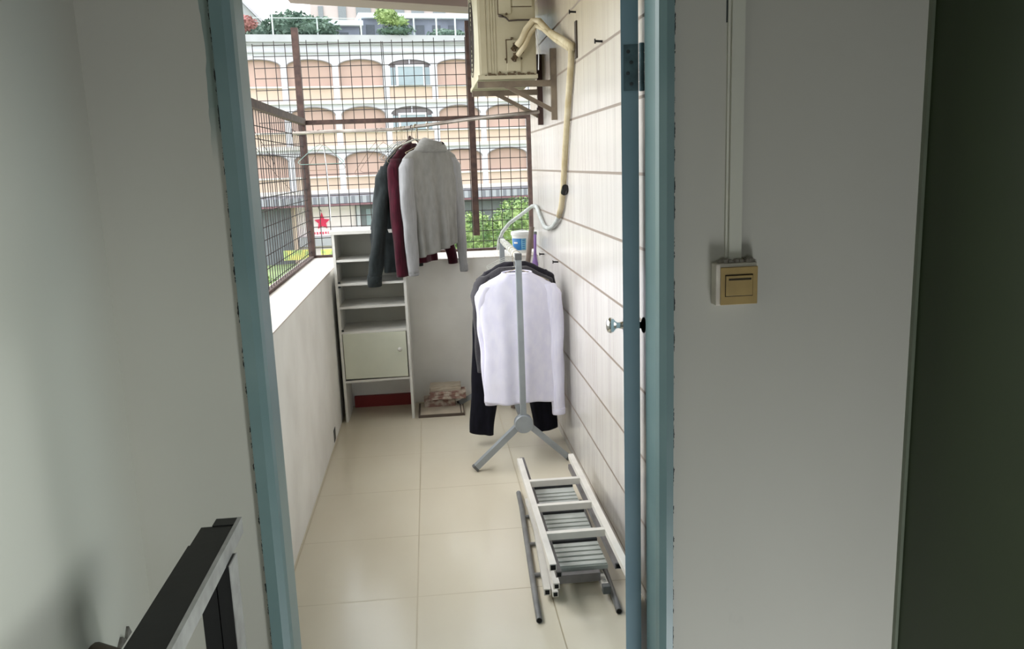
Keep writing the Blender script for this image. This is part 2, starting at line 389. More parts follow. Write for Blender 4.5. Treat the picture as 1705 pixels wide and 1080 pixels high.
# ledge tiles
def ledge_mat():
    t = NT('ledge_tiles'); x, y, z = t.pos()
    g = t.math('MAXIMUM', line_mask(t, y, 3.1, 0.155, 0.004), line_mask(t, x, -0.70, 0.075, 0.004))
    c = t.mix(t.ramp(t.noise(9, 4), 0.35, 0.7), lin((228, 222, 214)), lin((200, 190, 180)))
    t.col(t.mix(t.math('MULTIPLY', g, 0.5), c, lin((168, 154, 142)))); t.rough(0.45); return t.m
struct(MB().box(-0.885, XL+0.004, BO, 5.955, Z_LEDGE, Z_LEDGE+0.006).box(XL+0.004, 0.80, YF-0.004, 5.955, Z_LEDGE, Z_LEDGE+0.006), 'trim_ledge', ledge_mat(), 'pale tiled top of the balcony parapet', 'ledge')
# balcony slab with its edge beam (far edge runs at a slant)
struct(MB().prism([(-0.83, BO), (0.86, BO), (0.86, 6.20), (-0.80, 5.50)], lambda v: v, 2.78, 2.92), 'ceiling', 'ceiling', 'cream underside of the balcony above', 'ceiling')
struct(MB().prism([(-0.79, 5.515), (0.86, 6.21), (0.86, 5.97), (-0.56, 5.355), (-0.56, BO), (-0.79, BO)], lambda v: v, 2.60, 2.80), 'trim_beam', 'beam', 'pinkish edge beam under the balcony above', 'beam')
# small drain slot in the left parapet
struct(MB().box(XL-0.002, XL+0.0015, 4.70, 4.78, 0.012, 0.085), 'trim_drain', 'screw', 'small dark drain slot low in the left parapet', 'drain slot')

# door frame
fr = thing('trim_door_frame', (0.06, DW, 0), 'teal painted wooden frame around the balcony doorway', 'door frame', kind='structure')
def jamb(x_out, x_in, sgn):
    # profile: flat front, bevelled inner arris, stop rebate
    b = 0.014
    poly = [(x_out, DW-0.014), (x_in-sgn*b*1.4, DW-0.014), (x_in-sgn*b*0.3, DW-0.004), (x_in, DW+0.012), (x_in, BO+0.004), (x_out, BO+0.004)]
    return MB().prism(poly, lambda v: v, -0.1, 2.10)
jamb(-0.4325, -0.387, 1).build('jamb', 'teal', fr)
jamb(0.5555, 0.519, -1).build('jamb', 'teal', fr)
MB().box(-0.4325, 0.5555, DW-0.014, BO+0.004, 2.10, 2.155).build('head', 'teal', fr)
MB().box(-0.389, 0.522, DW, BO, -0.118, 0.004).build('threshold', 'white_wall', fr)

# balcony door leaf, swung open past square so that only its hinge edge shows
th = math.radians(13.55); HP = Vector((0.4875, 1.992, 0))
dv = Vector((math.sin(th), math.cos(th), 0)); nv = Vector((math.cos(th), -math.sin(th), 0))   # along leaf / to the right face
def DL(v): return HP + dv*v.x + nv*v.y + Vector((0, 0, v.z))
dl = thing('door_1', HP, 'teal balcony door standing wide open, seen on its hinge edge', 'door', kind='structure')
leaf = MB().box(0, 0.755, -0.0205, 0.0205, 0.02, 2.09, T=DL).build('door_leaf', 'teal_door', dl)
pn = MB()
for za, zb in ((0.2, 0.85), (1.0, 1.95)):
    for s_ in (-1, 1): pn.box(0.12, 0.64, s_*0.0205-0.0005, s_*0.0205+0.0005, za, zb, T=DL)
pn.build('door_panel', 'teal_door', leaf)
def knob(side, reach, m):
    T = Matrix.Translation(DL(Vector((0.70, side*0.0205, 1.033)))) @ (nv*side).to_track_quat('Z', 'Y').to_matrix().to_4x4()
    k = reach
    return MB().lathe([(0.001, 0), (0.030, 0.0), (0.030, 0.004), (0.013, 0.007), (0.0105, 0.4*k), (0.014, 0.48*k), (0.025, 0.60*k), (0.0275, 0.76*k), (0.023, 0.91*k), (0.013, 0.985*k), (0.001, k)], T).build('door_handle', m, dl, smooth=True, angle=50)
tag(knob(-1, 0.062, 'chrome'), 'round chrome knob'); tag(knob(1, 0.030, 'dark_metal'), 'dark knob against the tile wall')
def hinge(z0, z1, ch=True):
    h = MB().box(-0.0022, 0.0, -0.014, 0.0205, z0+0.002, z1-0.002, T=DL).build('hinge', 'hinge', dl)
    kk = MB()
    for i in range(5):
        a = z0+(z1-z0)*i/5+0.001; b = z0+(z1-z0)*(i+1)/5-0.001
        kk.tube([DL(Vector((-0.004, 0.028, a))), DL(Vector((-0.004, 0.028, b)))], 0.0065, 10)
    kk.build('knuckle', 'hinge', h, smooth=True, angle=50)
    MB().tube([DL(Vector((-0.004, 0.028, z0))), DL(Vector((-0.004, 0.028, z1)))], 0.0055, 10).build('hinge_pin', 'hinge', h, smooth=True, angle=50)
    for i, dx in enumerate((0.004, -0.004, 0.004, -0.003)):
        z = z0+(z1-z0)*(0.16+0.225*i)
        T = Matrix.Translation(DL(Vector((-0.0022, dx, z)))) @ (-dv).to_track_quat('Z', 'Y').to_matrix().to_4x4()
        MB().lathe([(0.0045, 0), (0.0045, 0.0005), (0.0025, 0.0012)], T, 12).build('screw', 'screw', h)
hinge(1.737, 1.846); hinge(0.05, 0.16)

# green door on the right
gd = thing('door_2', (1.17, 1.4, 0), 'dark green painted door at the right edge of the picture', 'door', kind='structure')
MB().box(1.158, 1.205, 0.55, DW-0.012, -1.19, 2.60, bev=0.003).build('door_leaf', 'green', gd)
MB().box(1.150, 1.20, DW-0.014, DW, -1.19, 2.9).build('door_frame', 'green_edge', gd)

# ================================================================ STAIRWELL THINGS
# light switch, trunking
sw = thing('light_switch', (0.717, DW, 1.232), 'yellowed rocker light switch on a white surface box right of the doorway', 'light switch')
DX, DZ = -0.0165, 0.006
MB().box(0.6655+DX, 0.764+DX, DW-0.036, DW, 1.233+DZ, 1.330+DZ, bev=0.003).build('back_box', 'box_white', sw)
MB().box(0.675+DX, 0.7625+DX, DW-0.0415, DW-0.036, 1.2345+DZ, 1.322+DZ, bev=0.0015).build('faceplate', 'yellowed', sw)
rk = MB().box(0.686+DX, 0.7495+DX, DW-0.0450, DW-0.0415, 1.256+DZ, 1.3025+DZ, bev=0.001).build('rocker', 'yellowed', sw)
MB().box(0.692+DX, 0.7455+DX, DW-0.0455, DW-0.0448, 1.292+DZ, 1.2965+DZ).build('groove', 'gap', rk)
MB().box(0.6845+DX, 0.751+DX, DW-0.0420, DW-0.0412, 1.2540+DZ, 1.305+DZ).build('rocker_recess', 'gap', sw)
cb = MB()
for i in range(16):
    a = 0.660 + i*0.0054; h = 0.005*math.sin(i*0.6)**2 + 0.003
    cb.box(a, a+0.009, DW-0.020-0.010*random.random(), DW, 1.334, 1.337+h)
cb.build('filler', 'filler', sw)
tr = thing('cable_trunking', (0.706, DW, 1.335), 'white painted cable trunking running up the wall above the light switch', 'cable trunking')
MB().box(0.6865, 0.7160, DW-0.014, DW, 1.337, 2.89).build('cover', 'trunking', tr)
MB().box(0.6800, 0.6860, DW-0.006, DW, 1.337, 2.89).build('base_strip', 'trunking', tr)
MB().box(0.6770, 0.6790, DW-0.002, DW, 1.87, 2.89).build('seam', 'screw', tr)

# hand rail at lower left
hr = thing('stair_railing', (-0.37, 1.2, -1.2), 'black steel stair railing with a flat top bar at the lower left', 'railing')
top = MB().box(-0.408, -0.354, -0.6, 1.338, 0.988, 1.001).box(-0.417, -0.407, -0.6, 1.29, 0.980, 0.992).box(-0.390, -0.354, 1.338, 1.366, 0.986, 1.0025).build('top_bar', 'black_paint', hr)
MB().box(-0.3545, -0.3475, -0.6, 1.366, 0.974, 1.003).build('lit_edge_strip', 'lit_side', hr)  # pale strip paints the light on the bar's side face
for yy in (1.262, 0.70, 0.15):
    MB().box(-0.392, -0.3665, yy-0.02, yy+0.02, -1.19, 0.975).build('baluster', 'black_paint', hr)
    MB().box(-0.3645, -0.3475, yy-0.02, yy+0.02, -1.19, 0.975).box(-0.3475, -0.3435, yy-0.021, yy+0.024, -1.19, 0.975).build('baluster', 'black_paint', hr)
    MB().box(-0.3435, -0.3415, yy-0.021, yy+0.026, -1.19, 0.975).build('lit_edge_strip', 'lit_side', hr)
# round old rail going into the wall
orl = thing('old_handrail_end', (-0.68, 1.5, 0.6), 'weathered round rail end in broken plaster, lowest left beside the railing', 'rail end')
MB().tube([(-0.72, 1.56, 0.636), (-0.66, 1.50, 0.650), (-0.60, 1.44, 0.646), (-0.555, 1.36, 0.62), (-0.54, 1.26, 0.58)], [0.042, 0.046, 0.046, 0.042, 0.036], 18).build('rail_bend', 'old_wood', orl, smooth=True, angle=60)
cr = MB(); rng = random.Random(3)
for y, h, w_ in ((1.60, -0.005, 0.05), (1.65, -0.006, 0.05), (1.70, -0.004, 0.03)):
    cr.prism([(y, 0.60), (y+w_, 0.60), (y+w_*0.6, 0.625+h)], lambda v: Vector((-0.705+v.z, v.x, v.y)), 0.0, 0.006)
cr.build('broken_plaster', 'plaster_bit', orl)

# ================================================================ GRILLE
gr = thing('security_grille', (-0.2, 5.93, Z_LEDGE), 'rusty brown steel grille of square wire mesh around the open sides of the balcony', 'grille')
YG, XG = 5.93, -0.838
def post(x, y, z0, z1, w=0.022): return MB().box(x-w, x+w, y-w, y+w, z0, z1)
post(XG, YG, Z_LEDGE+0.006, 2.52).build('post', 'rust', gr)
post(0.325, YG-0.02, 1.085, 2.54).build('post', 'rust', gr)
post(0.727, YG-0.02, Z_LEDGE+0.006, 1.89).build('post', 'rust', gr)
post(XG, 2.02, Z_LEDGE+0.006, 1.92).build('post', 'rust', gr)
MB().box(XG+0.022, 0.75, YG-0.03, YG+0.005, 1.885, 1.915).build('rail', 'rust', gr)
MB().box(XG-0.005, XG+0.03, 2.0, YG-0.022, 1.885, 1.925).build('rail', 'rust', gr)
MB().box(XG-0.02, XG+0.015, 2.0, YG-0.022, Z_LEDGE+0.006, Z_LEDGE+0.022).build('rail', 'rust', gr)
MB().box(XG+0.022, 0.705, YG-0.02, YG+0.02, Z_LEDGE+0.006, Z_LEDGE+0.022).build('rail', 'rust', gr)
R_W = 0.0029
def wob(i): return 0.003*math.sin(i*2.7)
mb = MB(); k = 0; x = -1.125
while x < 0.78:
    top_z = 2.432 + 0.02*((k*7) % 3-1)*0.4
    z0 = Z_LEDGE+0.012 if x > XG+0.03 else 1.62
    mb.tube([(x+wob(k), YG, z0), (x+wob(k+5)*0.8, YG+0.002, (z0+top_z)/2), (x, YG, top_z)], R_W, 5)
    if abs(x+0.27) < 0.04: mb.tube([(x+0.014, YG+0.01, 1.85), (x+0.010, YG+0.01, top_z)], R_W, 5)
    x += 0.0713; k += 1
z = 2.412; k = 0
while z > Z_LEDGE+0.02:
    x0 = -1.125 if z > 1.62 else XG
    mb.tube([(x0, YG+0.003, z+wob(k)), (-0.3, YG+0.003, z+wob(k+3)), (0.76, YG+0.003, z+wob(k+1)*0.5)], R_W, 5)
    z -= 0.0722; k += 1
mb.build('wire_mesh', 'wire', gr)
mb = MB(); y = 2.05; k = 0
while y < YG-0.03:
    mb.tube([(XG, y, Z_LEDGE+0.012), (XG+wob(k)*0.6, y+wob(k), 1.45), (XG, y, 1.89)], R_W*0.82, 5); y += 0.0698; k += 1
z = Z_LEDGE+0.05; k = 0
while z < 1.88:
    mb.tube([(XG-0.003, 2.03, z), (XG-0.003, 4.2, z+wob(k)*1.5), (XG-0.003, YG, z)], R_W*0.9, 5); z += 0.0722; k += 1
# slack tie wires
mb.tube([(XG+0.01, 4.15, 1.80), (XG+0.015, 4.45, 1.70), (XG+0.01, 4.7, 1.62)], 0.0016, 4)
mb.tube([(XG+0.01, 4.15, 1.72), (XG+0.015, 4.7, 1.56), (XG+0.01, 5.3, 1.44)], 0.0016, 4)
mb.build('wire_mesh', 'wire', gr)

tag(MB().box(0.335, 0.375, YG-0.06, YG-0.03, 2.47, 2.585).box(0.355, 0.375, YG-0.055, YG-0.04, 2.40, 2.48).build('plastic_scrap', 'bluecloth'), 'pale blue plastic scrap tied to the top of the right-hand grille post', 'plastic scrap')

# ================================================================ AIR CONDITIONER
ac = thing('air_conditioner_unit', (0.445, 4.8, 2.01), 'aged cream outdoor air conditioner unit high on the tiled wall', 'air conditioner')
ax0, ax1, ay0, ay1, az0, az1 = 0.292, 0.596, 4.45, 5.20, 2.012, 2.56
body = MB().box(ax0, ax1, ay0, ay1, az0+0.012, az1, bev=0.018).build('casing', 'ac', ac, smooth=True, angle=40)
MB().box(ax0-0.006, ax1+0.004, ay0-0.006, ay1+0.004, az0, az0+0.022, bev=0.003).build('base_tray', 'ac', ac)
# vertical corner column + ribs on the side panel
pnl = MB().box(ax0+0.012, ax0+0.045, ay0-0.004, ay0, az0+0.03, az1-0.02, bev=0.0015)
for xx in (0.352, 0.366, 0.380): pnl.box(xx, xx+0.005, ay0-0.003, ay0, az0+0.03, az1-0.02)
pnl.box(0.405, 0.470, ay0-0.006, ay0, 2.335, 2.50, bev=0.002).box(0.48, 0.58, ay0-0.005, ay0, 2.37, 2.50, bev=0.002)
pnl.build('side_panel', 'ac', body)
vc = MB().box(0.440, 0.512, ay0-0.008, ay0, 2.050, 2.205, bev=0.002).build('valve_plate', 'ac', body)
dm = MB()
dm.box(0.436, 0.441, ay0-0.009, ay0, 2.09, 2.205).box(0.436, 0.47, ay0-0.009, ay0, 2.203, 2.208)
for xx, zz in ((0.468, 2.213), (0.434, 2.110), (0.515, 2.112), (0.478, 2.045), (0.445, 2.333), (0.400, 2.045)):
    MB().lathe([(0.006, 0), (0.006, 0.004), (0.003, 0.006)], Matrix.Translation((xx, ay0-0.003, zz)) @ Matrix.Rotation(math.pi/2, 4, 'X'), 10).build('screw', 'ac_dirt', body)
dm.build('plate_edge', 'ac_dirt', body)
g_ = MB()
for i in range(16):
    xx = ax0+0.03+i*0.017; g_.box(xx, xx+0.012+0.004*(i % 3), ay0-0.0075, ay0-0.005, az0+0.018, az0+0.022+0.005*((i*5) % 3))
g_.box(0.47, 0.575, ay0-0.0045, ay0-0.001, 2.366, 2.369).box(0.40, 0.405, ay0-0.0045, ay0-0.001, 2.33, 2.50)
g_.build('grimy_seam', 'ac_dirt', body)
# fan grille on the face toward the street
fg = MB()
for q in range(8):
    rr = 0.04+q*0.025; fg.tube([(ax0-0.004, 4.95+rr*math.cos(a*math.pi/16), 2.29+rr*math.sin(a*math.pi/16)) for a in range(32)], 0.002, 4, closed=True)
fg.build('fan_grille', 'wire', ac)
def valve(z):
    v = MB()
    v.tube([(0.478, ay0-0.006, z), (0.478, ay0-0.05, z)], 0.013, 10).tube([(0.462, ay0-0.035, z-0.012), (0.494, ay0-0.035, z+0.012)], 0.009, 8)
    v.tube([(0.478, ay0-0.035, z-0.022), (0.478, ay0-0.035, z+0.022)], 0.008, 8).tube([(0.48, ay0-0.035, z), (0.52, ay0-0.04, z+0.03)], 0.010, 8)
    v.build('valve', 'brass', ac, smooth=True, angle=40)
valve(2.165); valve(2.115)
MB().tube([(0.49, 4.41, 2.17), (0.515, 4.40, 2.20), (0.54, 4.40, 2.25), (0.575, 4.40, 2.29), (0.605, 4.38, 2.285), (0.64, 4.30, 2.22), (0.672, 4.12, 2.16), (0.685, 3.92, 2.10), (0.69, 3.88, 2.09)], 0.017, 10).build('wrapped_pipe', 'lagging', ac, smooth=True)
MB().tube([(0.49, 4.41, 2.12), (0.53, 4.40, 2.17), (0.56, 4.40, 2.23), (0.59, 4.40, 2.265), (0.62, 4.34, 2.24), (0.655, 4.2, 2.17), (0.685, 3.95, 2.09)], 0.013, 10).build('wrapped_pipe', 'lagging', ac, smooth=True)
MB().tube([(0.42, 4.44, 2.322), (0.44, 4.43, 2.312), (0.455, 4.43, 2.297), (0.50, 4.42, 2.298), (0.57, 4.41, 2.296), (0.60, 4.40, 2.29)], 0.0045, 6).tube([(0.405, 4.44, 2.325), (0.425, 4.43, 2.32)], 0.007, 6).build('power_cable', 'cable', ac, smooth=True)
MB().tube([(0.59, 4.42, 2.28), (0.598, 4.42, 2.20), (0.603, 4.42, 2.12), (0.600, 4.42, 2.05)], 0.003, 6).build('earth_wire', 'string', ac)

def bracket(y, label, m1, top_z):
    b = thing('wall_bracket', (XR, y, 1.80), label, 'bracket', 'steel brackets under the air conditioner')
    MB().box(0.286, XR-0.03, y-0.012, y+0.018, 1.975, 2.006).build('arm', 'bracket', b)
    MB().box(XR-0.030, XR-0.0005, y-0.012, y+0.018, 1.80, top_z).build('upright', m1, b)
    MB().tube([(0.43, y, 1.985), (0.69, y, 1.845)], 0.011, square=True).build('brace', 'bracket', b)
bracket(4.50, 'nearer dusty steel bracket holding the air conditioner, with the tall upright', 'bracket', 2.165)
bracket(5.05, 'farther dark brown steel bracket holding the air conditioner', 'bracket_dark', 2.205)

# insulated pipe dropping from the wall hole, then grey hose
ip = thing('drain_hose', (0.68, 4.3, 1.2), 'yellowed pipe down the tiled wall turning into a grey hose over the ledge', 'hose')
XP = 0.686
MB().tube([(0.685, 3.90, 2.10), (XP, 3.93, 2.03), (XP, 3.99, 1.93), (XP, 4.06, 1.80), (XP, 4.14, 1.65), (XP, 4.21, 1.50), (XP, 4.25, 1.42), (XP, 4.31, 1.35), (XP, 4.40, 1.295)], 0.0155, 12).build('wrapped_pipe', 'lagging', ip, smooth=True)
MB().tube([(XP, 4.36, 1.315), (XP, 4.46, 1.27), (XP, 4.62, 1.225), (XP, 4.80, 1.198), (XP, 4.96, 1.195), (XP, 5.08, 1.22), (XP, 5.20, 1.258), (XP, 5.32, 1.298), (0.69, 5.45, 1.30), (0.69, 5.60, 1.29), (0.66, 5.70, 1.255), (0.60, 5.76, 1.205), (0.55, 5.78, 1.170), (0.50, 5.79, 1.11), (0.475, 5.80, 1.05), (0.465, 5.80, 0.985)], 0.0125, 12).build('hose', 'hose', ip, smooth=True)
MB().tube([(XP+0.004, 4.19, 1.450), (XP+0.004, 4.235, 1.425)], 0.018, 12).build('clip', 'dark_metal', ip)
MB().box(0.698, XR+0.001, 3.855, 3.895, 2.04, 2.20).build('wall_hole', 'cable', ip)

for y, z, lab in ((3.886, 2.241, 'small steel peg in the tiled wall, topmost and nearest the ceiling'), (3.319, 2.034, 'small steel peg in the tiled wall just left of the door hinge'),
                  (5.158, 1.011, 'small peg low in the tiled wall, farther of the two near the shirts'), (4.589, 1.026, 'small peg low in the tiled wall, nearer of the two near the shirts')):
    o = MB().tube([(XR, y, z), (XR-0.032, y, z+0.002)], 0.0045, 8).tube([(XR-0.030, y-0.002, z-0.008), (XR-0.030, y, z+0.01)], 0.003, 6).build('wall_peg', 'dark_metal')
    tag(o, lab, 'peg', 'pegs in the tiled wall')

# ================================================================ CLOTHES ROD + HANGERS
RODP = [(-0.83, 5.44, 1.812), (-0.60, 5.40, 1.816), (-0.41, 5.36, 1.812), (-0.18, 5.30, 1.812), (0.014, 5.23, 1.828), (0.25, 5.13, 1.848), (0.44, 5.04, 1.860), (0.66, 4.90, 1.868)]
def rod_at(x):
    for a, b in zip(RODP, RODP[1:]):
        if a[0] <= x <= b[0]: f = (x-a[0])/(b[0]-a[0]); return Vector([a[i]+(b[i]-a[i])*f for i in range(3)])
rd = thing('clothes_rod', (-0.08, 5.2, 1.80), 'long metal clothes rod hung between the grille and the bracket', 'rod')
MB().tube(RODP, 0.0105, 12).build('tube', 'rod', rd, smooth=True)
MB().tube([(0.654, 4.90, 1.868), (0.668, 5.05, 1.845), (0.672, 5.05, 1.90)], 0.003, 6).tube([(-0.80, 5.43, 1.812), (-0.838, 5.45, 1.84), (-0.838, 5.45, 1.79)], 0.003, 6).build('tie_wire', 'wire', rd)

def smooth_path(P, n=6):
    P = [Vector(p) for p in P]; out = []
    for i in range(len(P)-1):
        p0, p1, p2, p3 = P[max(i-1, 0)], P[i], P[i+1], P[min(i+2, len(P)-1)]
        for k in range(n):
            t = k/n; out.append(0.5*((2*p1)+(-p0+p2)*t+(2*p0-5*p1+4*p2-p3)*t*t+(-p0+3*p1-3*p2+p3)*t**3))
    out.append(P[-1]); return out
def hanger_parts(root, rod_r, neck, half, drop, r, mhook, mbody, bar=True):
    """local frame: x along the hanger, origin at the rod centre"""
    rr = rod_r+r
    hook = [(0.0, -rr*0.9, -rr*0.45), (0, -rr, 0.0), (0, -rr*0.7, rr*0.75), (0, 0, rr), (0, rr*0.8, rr*0.7), (0, rr, 0), (0, rr*0.6, -rr*1.2), (0, 0, -rr*2.4), (0, 0, -neck)]
    # hook bends in the plane of the hanger: swap axes
    hook = [(y, 0, z) for x, y, z in hook]
    b1 = MB(); b1.tube(smooth_path(hook, 4), r*0.85, 6)
    b2 = MB(); tri = [(0, 0, -neck), (half*0.35, 0, -neck-drop*0.28), (half*0.9, 0, -neck-drop*0.86), (half, 0, -neck-drop)]
    L = smooth_path([(-x, y, z) for x, y, z in tri], 4); Rr = smooth_path(tri, 4)
    path = L[::-1] + Rr[1:]
    if bar: b2.tube(path + [Vector((half*0.9, 0, -neck-drop-0.012)), Vector((-half*0.9, 0, -neck-drop-0.012))], r, 6, closed=True)
    else: b2.tube(path, r*1.6, 8)
    for b, nm, m in ((b1, 'hook', mhook), (b2, 'frame', mbody)):
        off = Vector(root.location)
        for v in b.bm.verts: v.co += off
        b.build(nm, m, root, smooth=True)
def hanger(loc, a, label, neck=0.075, half=0.20, drop=0.10, r=0.0019, mh='hanger', mb_='hanger', bar=True, group='empty hangers on the clothes rod', tilt=0.0, rod_r=0.0105, name='wire_hanger'):
    t = thing(name, loc, label, 'hanger', group)
    hanger_parts(t, rod_r, neck, half, drop, r, mh, mb_, bar)
    t.rotation_euler = (tilt, 0, a); return t
hanger(rod_at(-0.665), math.radians(28), 'pale green and purple hanger hanging alone at the left end of the rod', half=0.15, drop=0.11, mh='hanger_dark', mb_='hanger_green')
hanger(rod_at(-0.645), math.radians(-20), 'thin brown wire hanger beside the grille corner post', half=0.13, drop=0.15, mh='hanger_dark', mb_='hanger_dark', r=0.0014, tilt=0.1)
hanger(rod_at(-0.30), math.radians(55), 'thin brown wire hanger tilted in the tangled pair', half=0.17, drop=0.19, mh='hanger_dark', mb_='hanger_dark', r=0.0013, tilt=0.22)
hanger(rod_at(-0.27), math.radians(35), 'reddish wire hanger hanging lowest in the tangled pair', half=0.19, drop=0.17, mh='hanger_dark', mb_='hanger_dark', r=0.0013, tilt=-0.12)
src = hanger(rod_at(-0.19), math.radians(62), 'bare wire hanger packed in the row just left of the dark jacket', half=0.2, drop=0.10, mh='hanger', mb_='hanger_silver')
for i, (x, a) in enumerate(((-0.178, 60), (-0.166, 64), (-0.154, 61), (-0.142, 63), (-0.128, 60))):
    c = copy_tree(src); c.location = rod_at(x); c.rotation_euler = (0.02*(i-2), 0, math.radians(a))
hanger(rod_at(-0.06), math.radians(44), 'pale grey plastic hanger between the maroon pullover and the grey sweater', half=0.19, drop=0.06, r=0.0035, mh='hanger', mb_='rack_white', bar=False, name='plastic_hanger')

# ================================================================ CLOTHES
def lerp(tab, t):
    if t <= tab[0][0]: return tab[0][1:]
    for a, b in zip(tab, tab[1:]):
        if t <= b[0]:
            f = (t-a[0])/(b[0]-a[0]); f = f*f*(3-2*f) if len(tab) > 3 else f
            return tuple(a[i]+(b[i]-a[i])*f for i in range(1, len(a)))
    return tab[-1][1:]
def frame(loc, a):
    X = Vector((math.cos(a), math.sin(a), 0)); Y = Vector((-math.sin(a), math.cos(a), 0)); O = Vector(loc)
    return lambda x, y, z: O + X*x + Y*y + Vector((0, 0, z))
def loft(F, tab, n=64, rows=46, fold=0.0, fk=9, seed=1.0, hem=None, power=2.4):
    """tab rows: (drop, centre_x, half_width, half_depth); closed tube of elliptic rings with folds growing to the hem"""
    z1 = tab[-1][0]; z0 = tab[0][0]; R_ = []
    for i in range(rows+1):
        t = i/rows; z = z0+(z1-z0)*t; cx_, w, d = lerp(tab, z)[:3]
        cy_ = lerp(tab, z)[3] if len(tab[0]) > 4 else 0.0
        ring = []
        for k in range(n):
            p = 2*math.pi*k/n; c, s_ = math.cos(p), math.sin(p)
            ex = abs(c)**(2/power)*(1 if c > 0 else -1); ey = abs(s_)**(2/power)*(1 if s_ > 0 else -1)
            amp = fold*(0.1+0.9*t**1.3)
            f = amp*(math.sin(fk*ex*1.3+seed+0.8*t)+0.55*math.sin(fk*2.1*ex+seed*2.3-1.3*t))*(abs(s_)**0.5)
            f += 0.08*fold*math.sin(seed*5+11*t*math.pi+3*ex)
            zz = -z + (hem(ex, t) if hem else 0)
            ring.append(F(cx_+w*ex, cy_+d*ey+f, zz))
        R_.append(ring)
    return R_
def piece(name, m, parent, rows, solid=0.0025, close_top=False, close_bottom=False):
    b = MB(); V = b.grid(rows)
    if close_top: b.bm.faces.new(V[0][::-1])
    if close_bottom: b.bm.faces.new(V[-1])
    return b.build(name, m, parent, smooth=True, solid=solid)
def sleeve(name, m, parent, F, path, n=28, rows=40, fold=0.004, seed=0.0, closed=True):
    """path rows: (drop, x, y, half_w, half_d)"""
    R_ = []; z0, z1 = path[0][0], path[-1][0]
    for i in range(rows+1):
        t = i/rows; z = z0+(z1-z0)*t; x, y, w, d = lerp(path, z)
        ring = []
        for k in range(n):
            p = 2*math.pi*k/n; c, s_ = math.cos(p), math.sin(p)
            q = 1+fold/max(w, 0.01)*(math.sin(3*p+seed+4*t)+0.6*math.sin(17*t+seed+2*p))*(0.4+0.6*math.sin(math.pi*t))
            ring.append(F(x+w*c*q, y+d*s_*q, -z+0.006*c*math.sin(9*t)))
        R_.append(ring)
    return piece(name, m, parent, R_, close_top=closed, close_bottom=closed)

# --- grey turtleneck sweater (nearest on the rod)
p = rod_at(0.014); a1 = math.radians(40)
O1 = Vector((0.018, 5.225, 1.715)); F1 = frame(O1, a1)
sw1 = thing('sweater', O1, 'light grey ribbed turtleneck sweater hanging at the front of the rod', 'sweater')
tab = [(0.0, 0.0, 0.058, 0.030), (0.025, 0, 0.100, 0.032), (0.052, 0, 0.170, 0.034), (0.078, 0, 0.203, 0.036), (0.12, 0.0, 0.206, 0.042), (0.30, 0.005, 0.186, 0.046), (0.50, 0.012, 0.166, 0.050), (0.655, 0.016, 0.160, 0.052)]
piece('body', 'c_grey', sw1, loft(F1, tab, n=96, rows=60, fold=0.016, fk=8, seed=0.6, hem=lambda e, t: 0.035*t*e), close_top=True)
sleeve('sleeve', 'c_grey_sl', sw1, F1, [(0.085, -0.165, 0.0, 0.040, 0.030), (0.14, -0.196, -0.010, 0.048, 0.036), (0.30, -0.212, -0.018, 0.050, 0.034), (0.50, -0.205, -0.020, 0.046, 0.032), (0.70, -0.195, -0.02, 0.040, 0.028), (0.775, -0.193, -0.02, 0.036, 0.026)], seed=1.0)
sleeve('sleeve', 'c_grey_sl', sw1, F1, [(0.085, 0.165, 0.0, 0.040, 0.030), (0.14, 0.196, 0.0, 0.044, 0.034), (0.30, 0.214, 0.004, 0.042, 0.032), (0.50, 0.228, 0.006, 0.038, 0.030), (0.70, 0.240, 0.006, 0.030, 0.024), (0.80, 0.247, 0.006, 0.026, 0.022)], seed=2.2)
# cuffs
for s_, xx, zz, ww in ((-1, -0.193, 0.772, 0.034), (1, 0.247, 0.797, 0.0255)):
    R_ = [[F1(xx+ww*k_*math.cos(p_*math.pi/12), (-0.02 if s_ < 0 else 0.006)+0.024*k_*math.sin(p_*math.pi/12), -z_) for p_ in range(24)] for z_, k_ in ((zz-0.03, 0.98), (zz-0.015, 1.05), (zz+0.01, 1.05), (zz+0.02, 0.96))]
    piece('cuff', 'c_grey_sl', sw1, R_, close_bottom=True)
# rolled collar, slumped open toward the right
R_ = []
for (h, rx, ry, tx, tz) in ((-0.050, 0.135, 0.040, 0.004, 0.0), (-0.030, 0.124, 0.048, 0.008, 0.0), (-0.010, 0.106, 0.053, 0.014, 0.002), (0.008, 0.090, 0.052, 0.020, 0.005), (0.020, 0.074, 0.046, 0.026, 0.008), (0.023, 0.058, 0.036, 0.032, 0.010), (0.016, 0.044, 0.026, 0.038, 0.010), (0.000, 0.034, 0.020, 0.042, 0.008), (-0.03, 0.030, 0.016, 0.042, 0.0)):
    R_.append([F1(tx+rx*math.cos(q*math.pi/18), ry*math.sin(q*math.pi/18)-0.004, h-tz*1.3*math.cos(q*math.pi/18)+(0.008*math.sin(q*math.pi/18) if h > 0 else 0)) for q in range(36)])
piece('collar', 'c_grey', sw1, R_)
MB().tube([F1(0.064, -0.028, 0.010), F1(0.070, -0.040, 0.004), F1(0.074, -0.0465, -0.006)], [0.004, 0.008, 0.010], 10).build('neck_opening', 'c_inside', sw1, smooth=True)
hg = hanger(rod_at(0.014), a1, 'thin hook hanger holding up the light grey turtleneck', neck=0.10, half=0.185, drop=0.065, r=0.0019, mb_='hanger', group='hangers under clothes', name='wire_hanger')

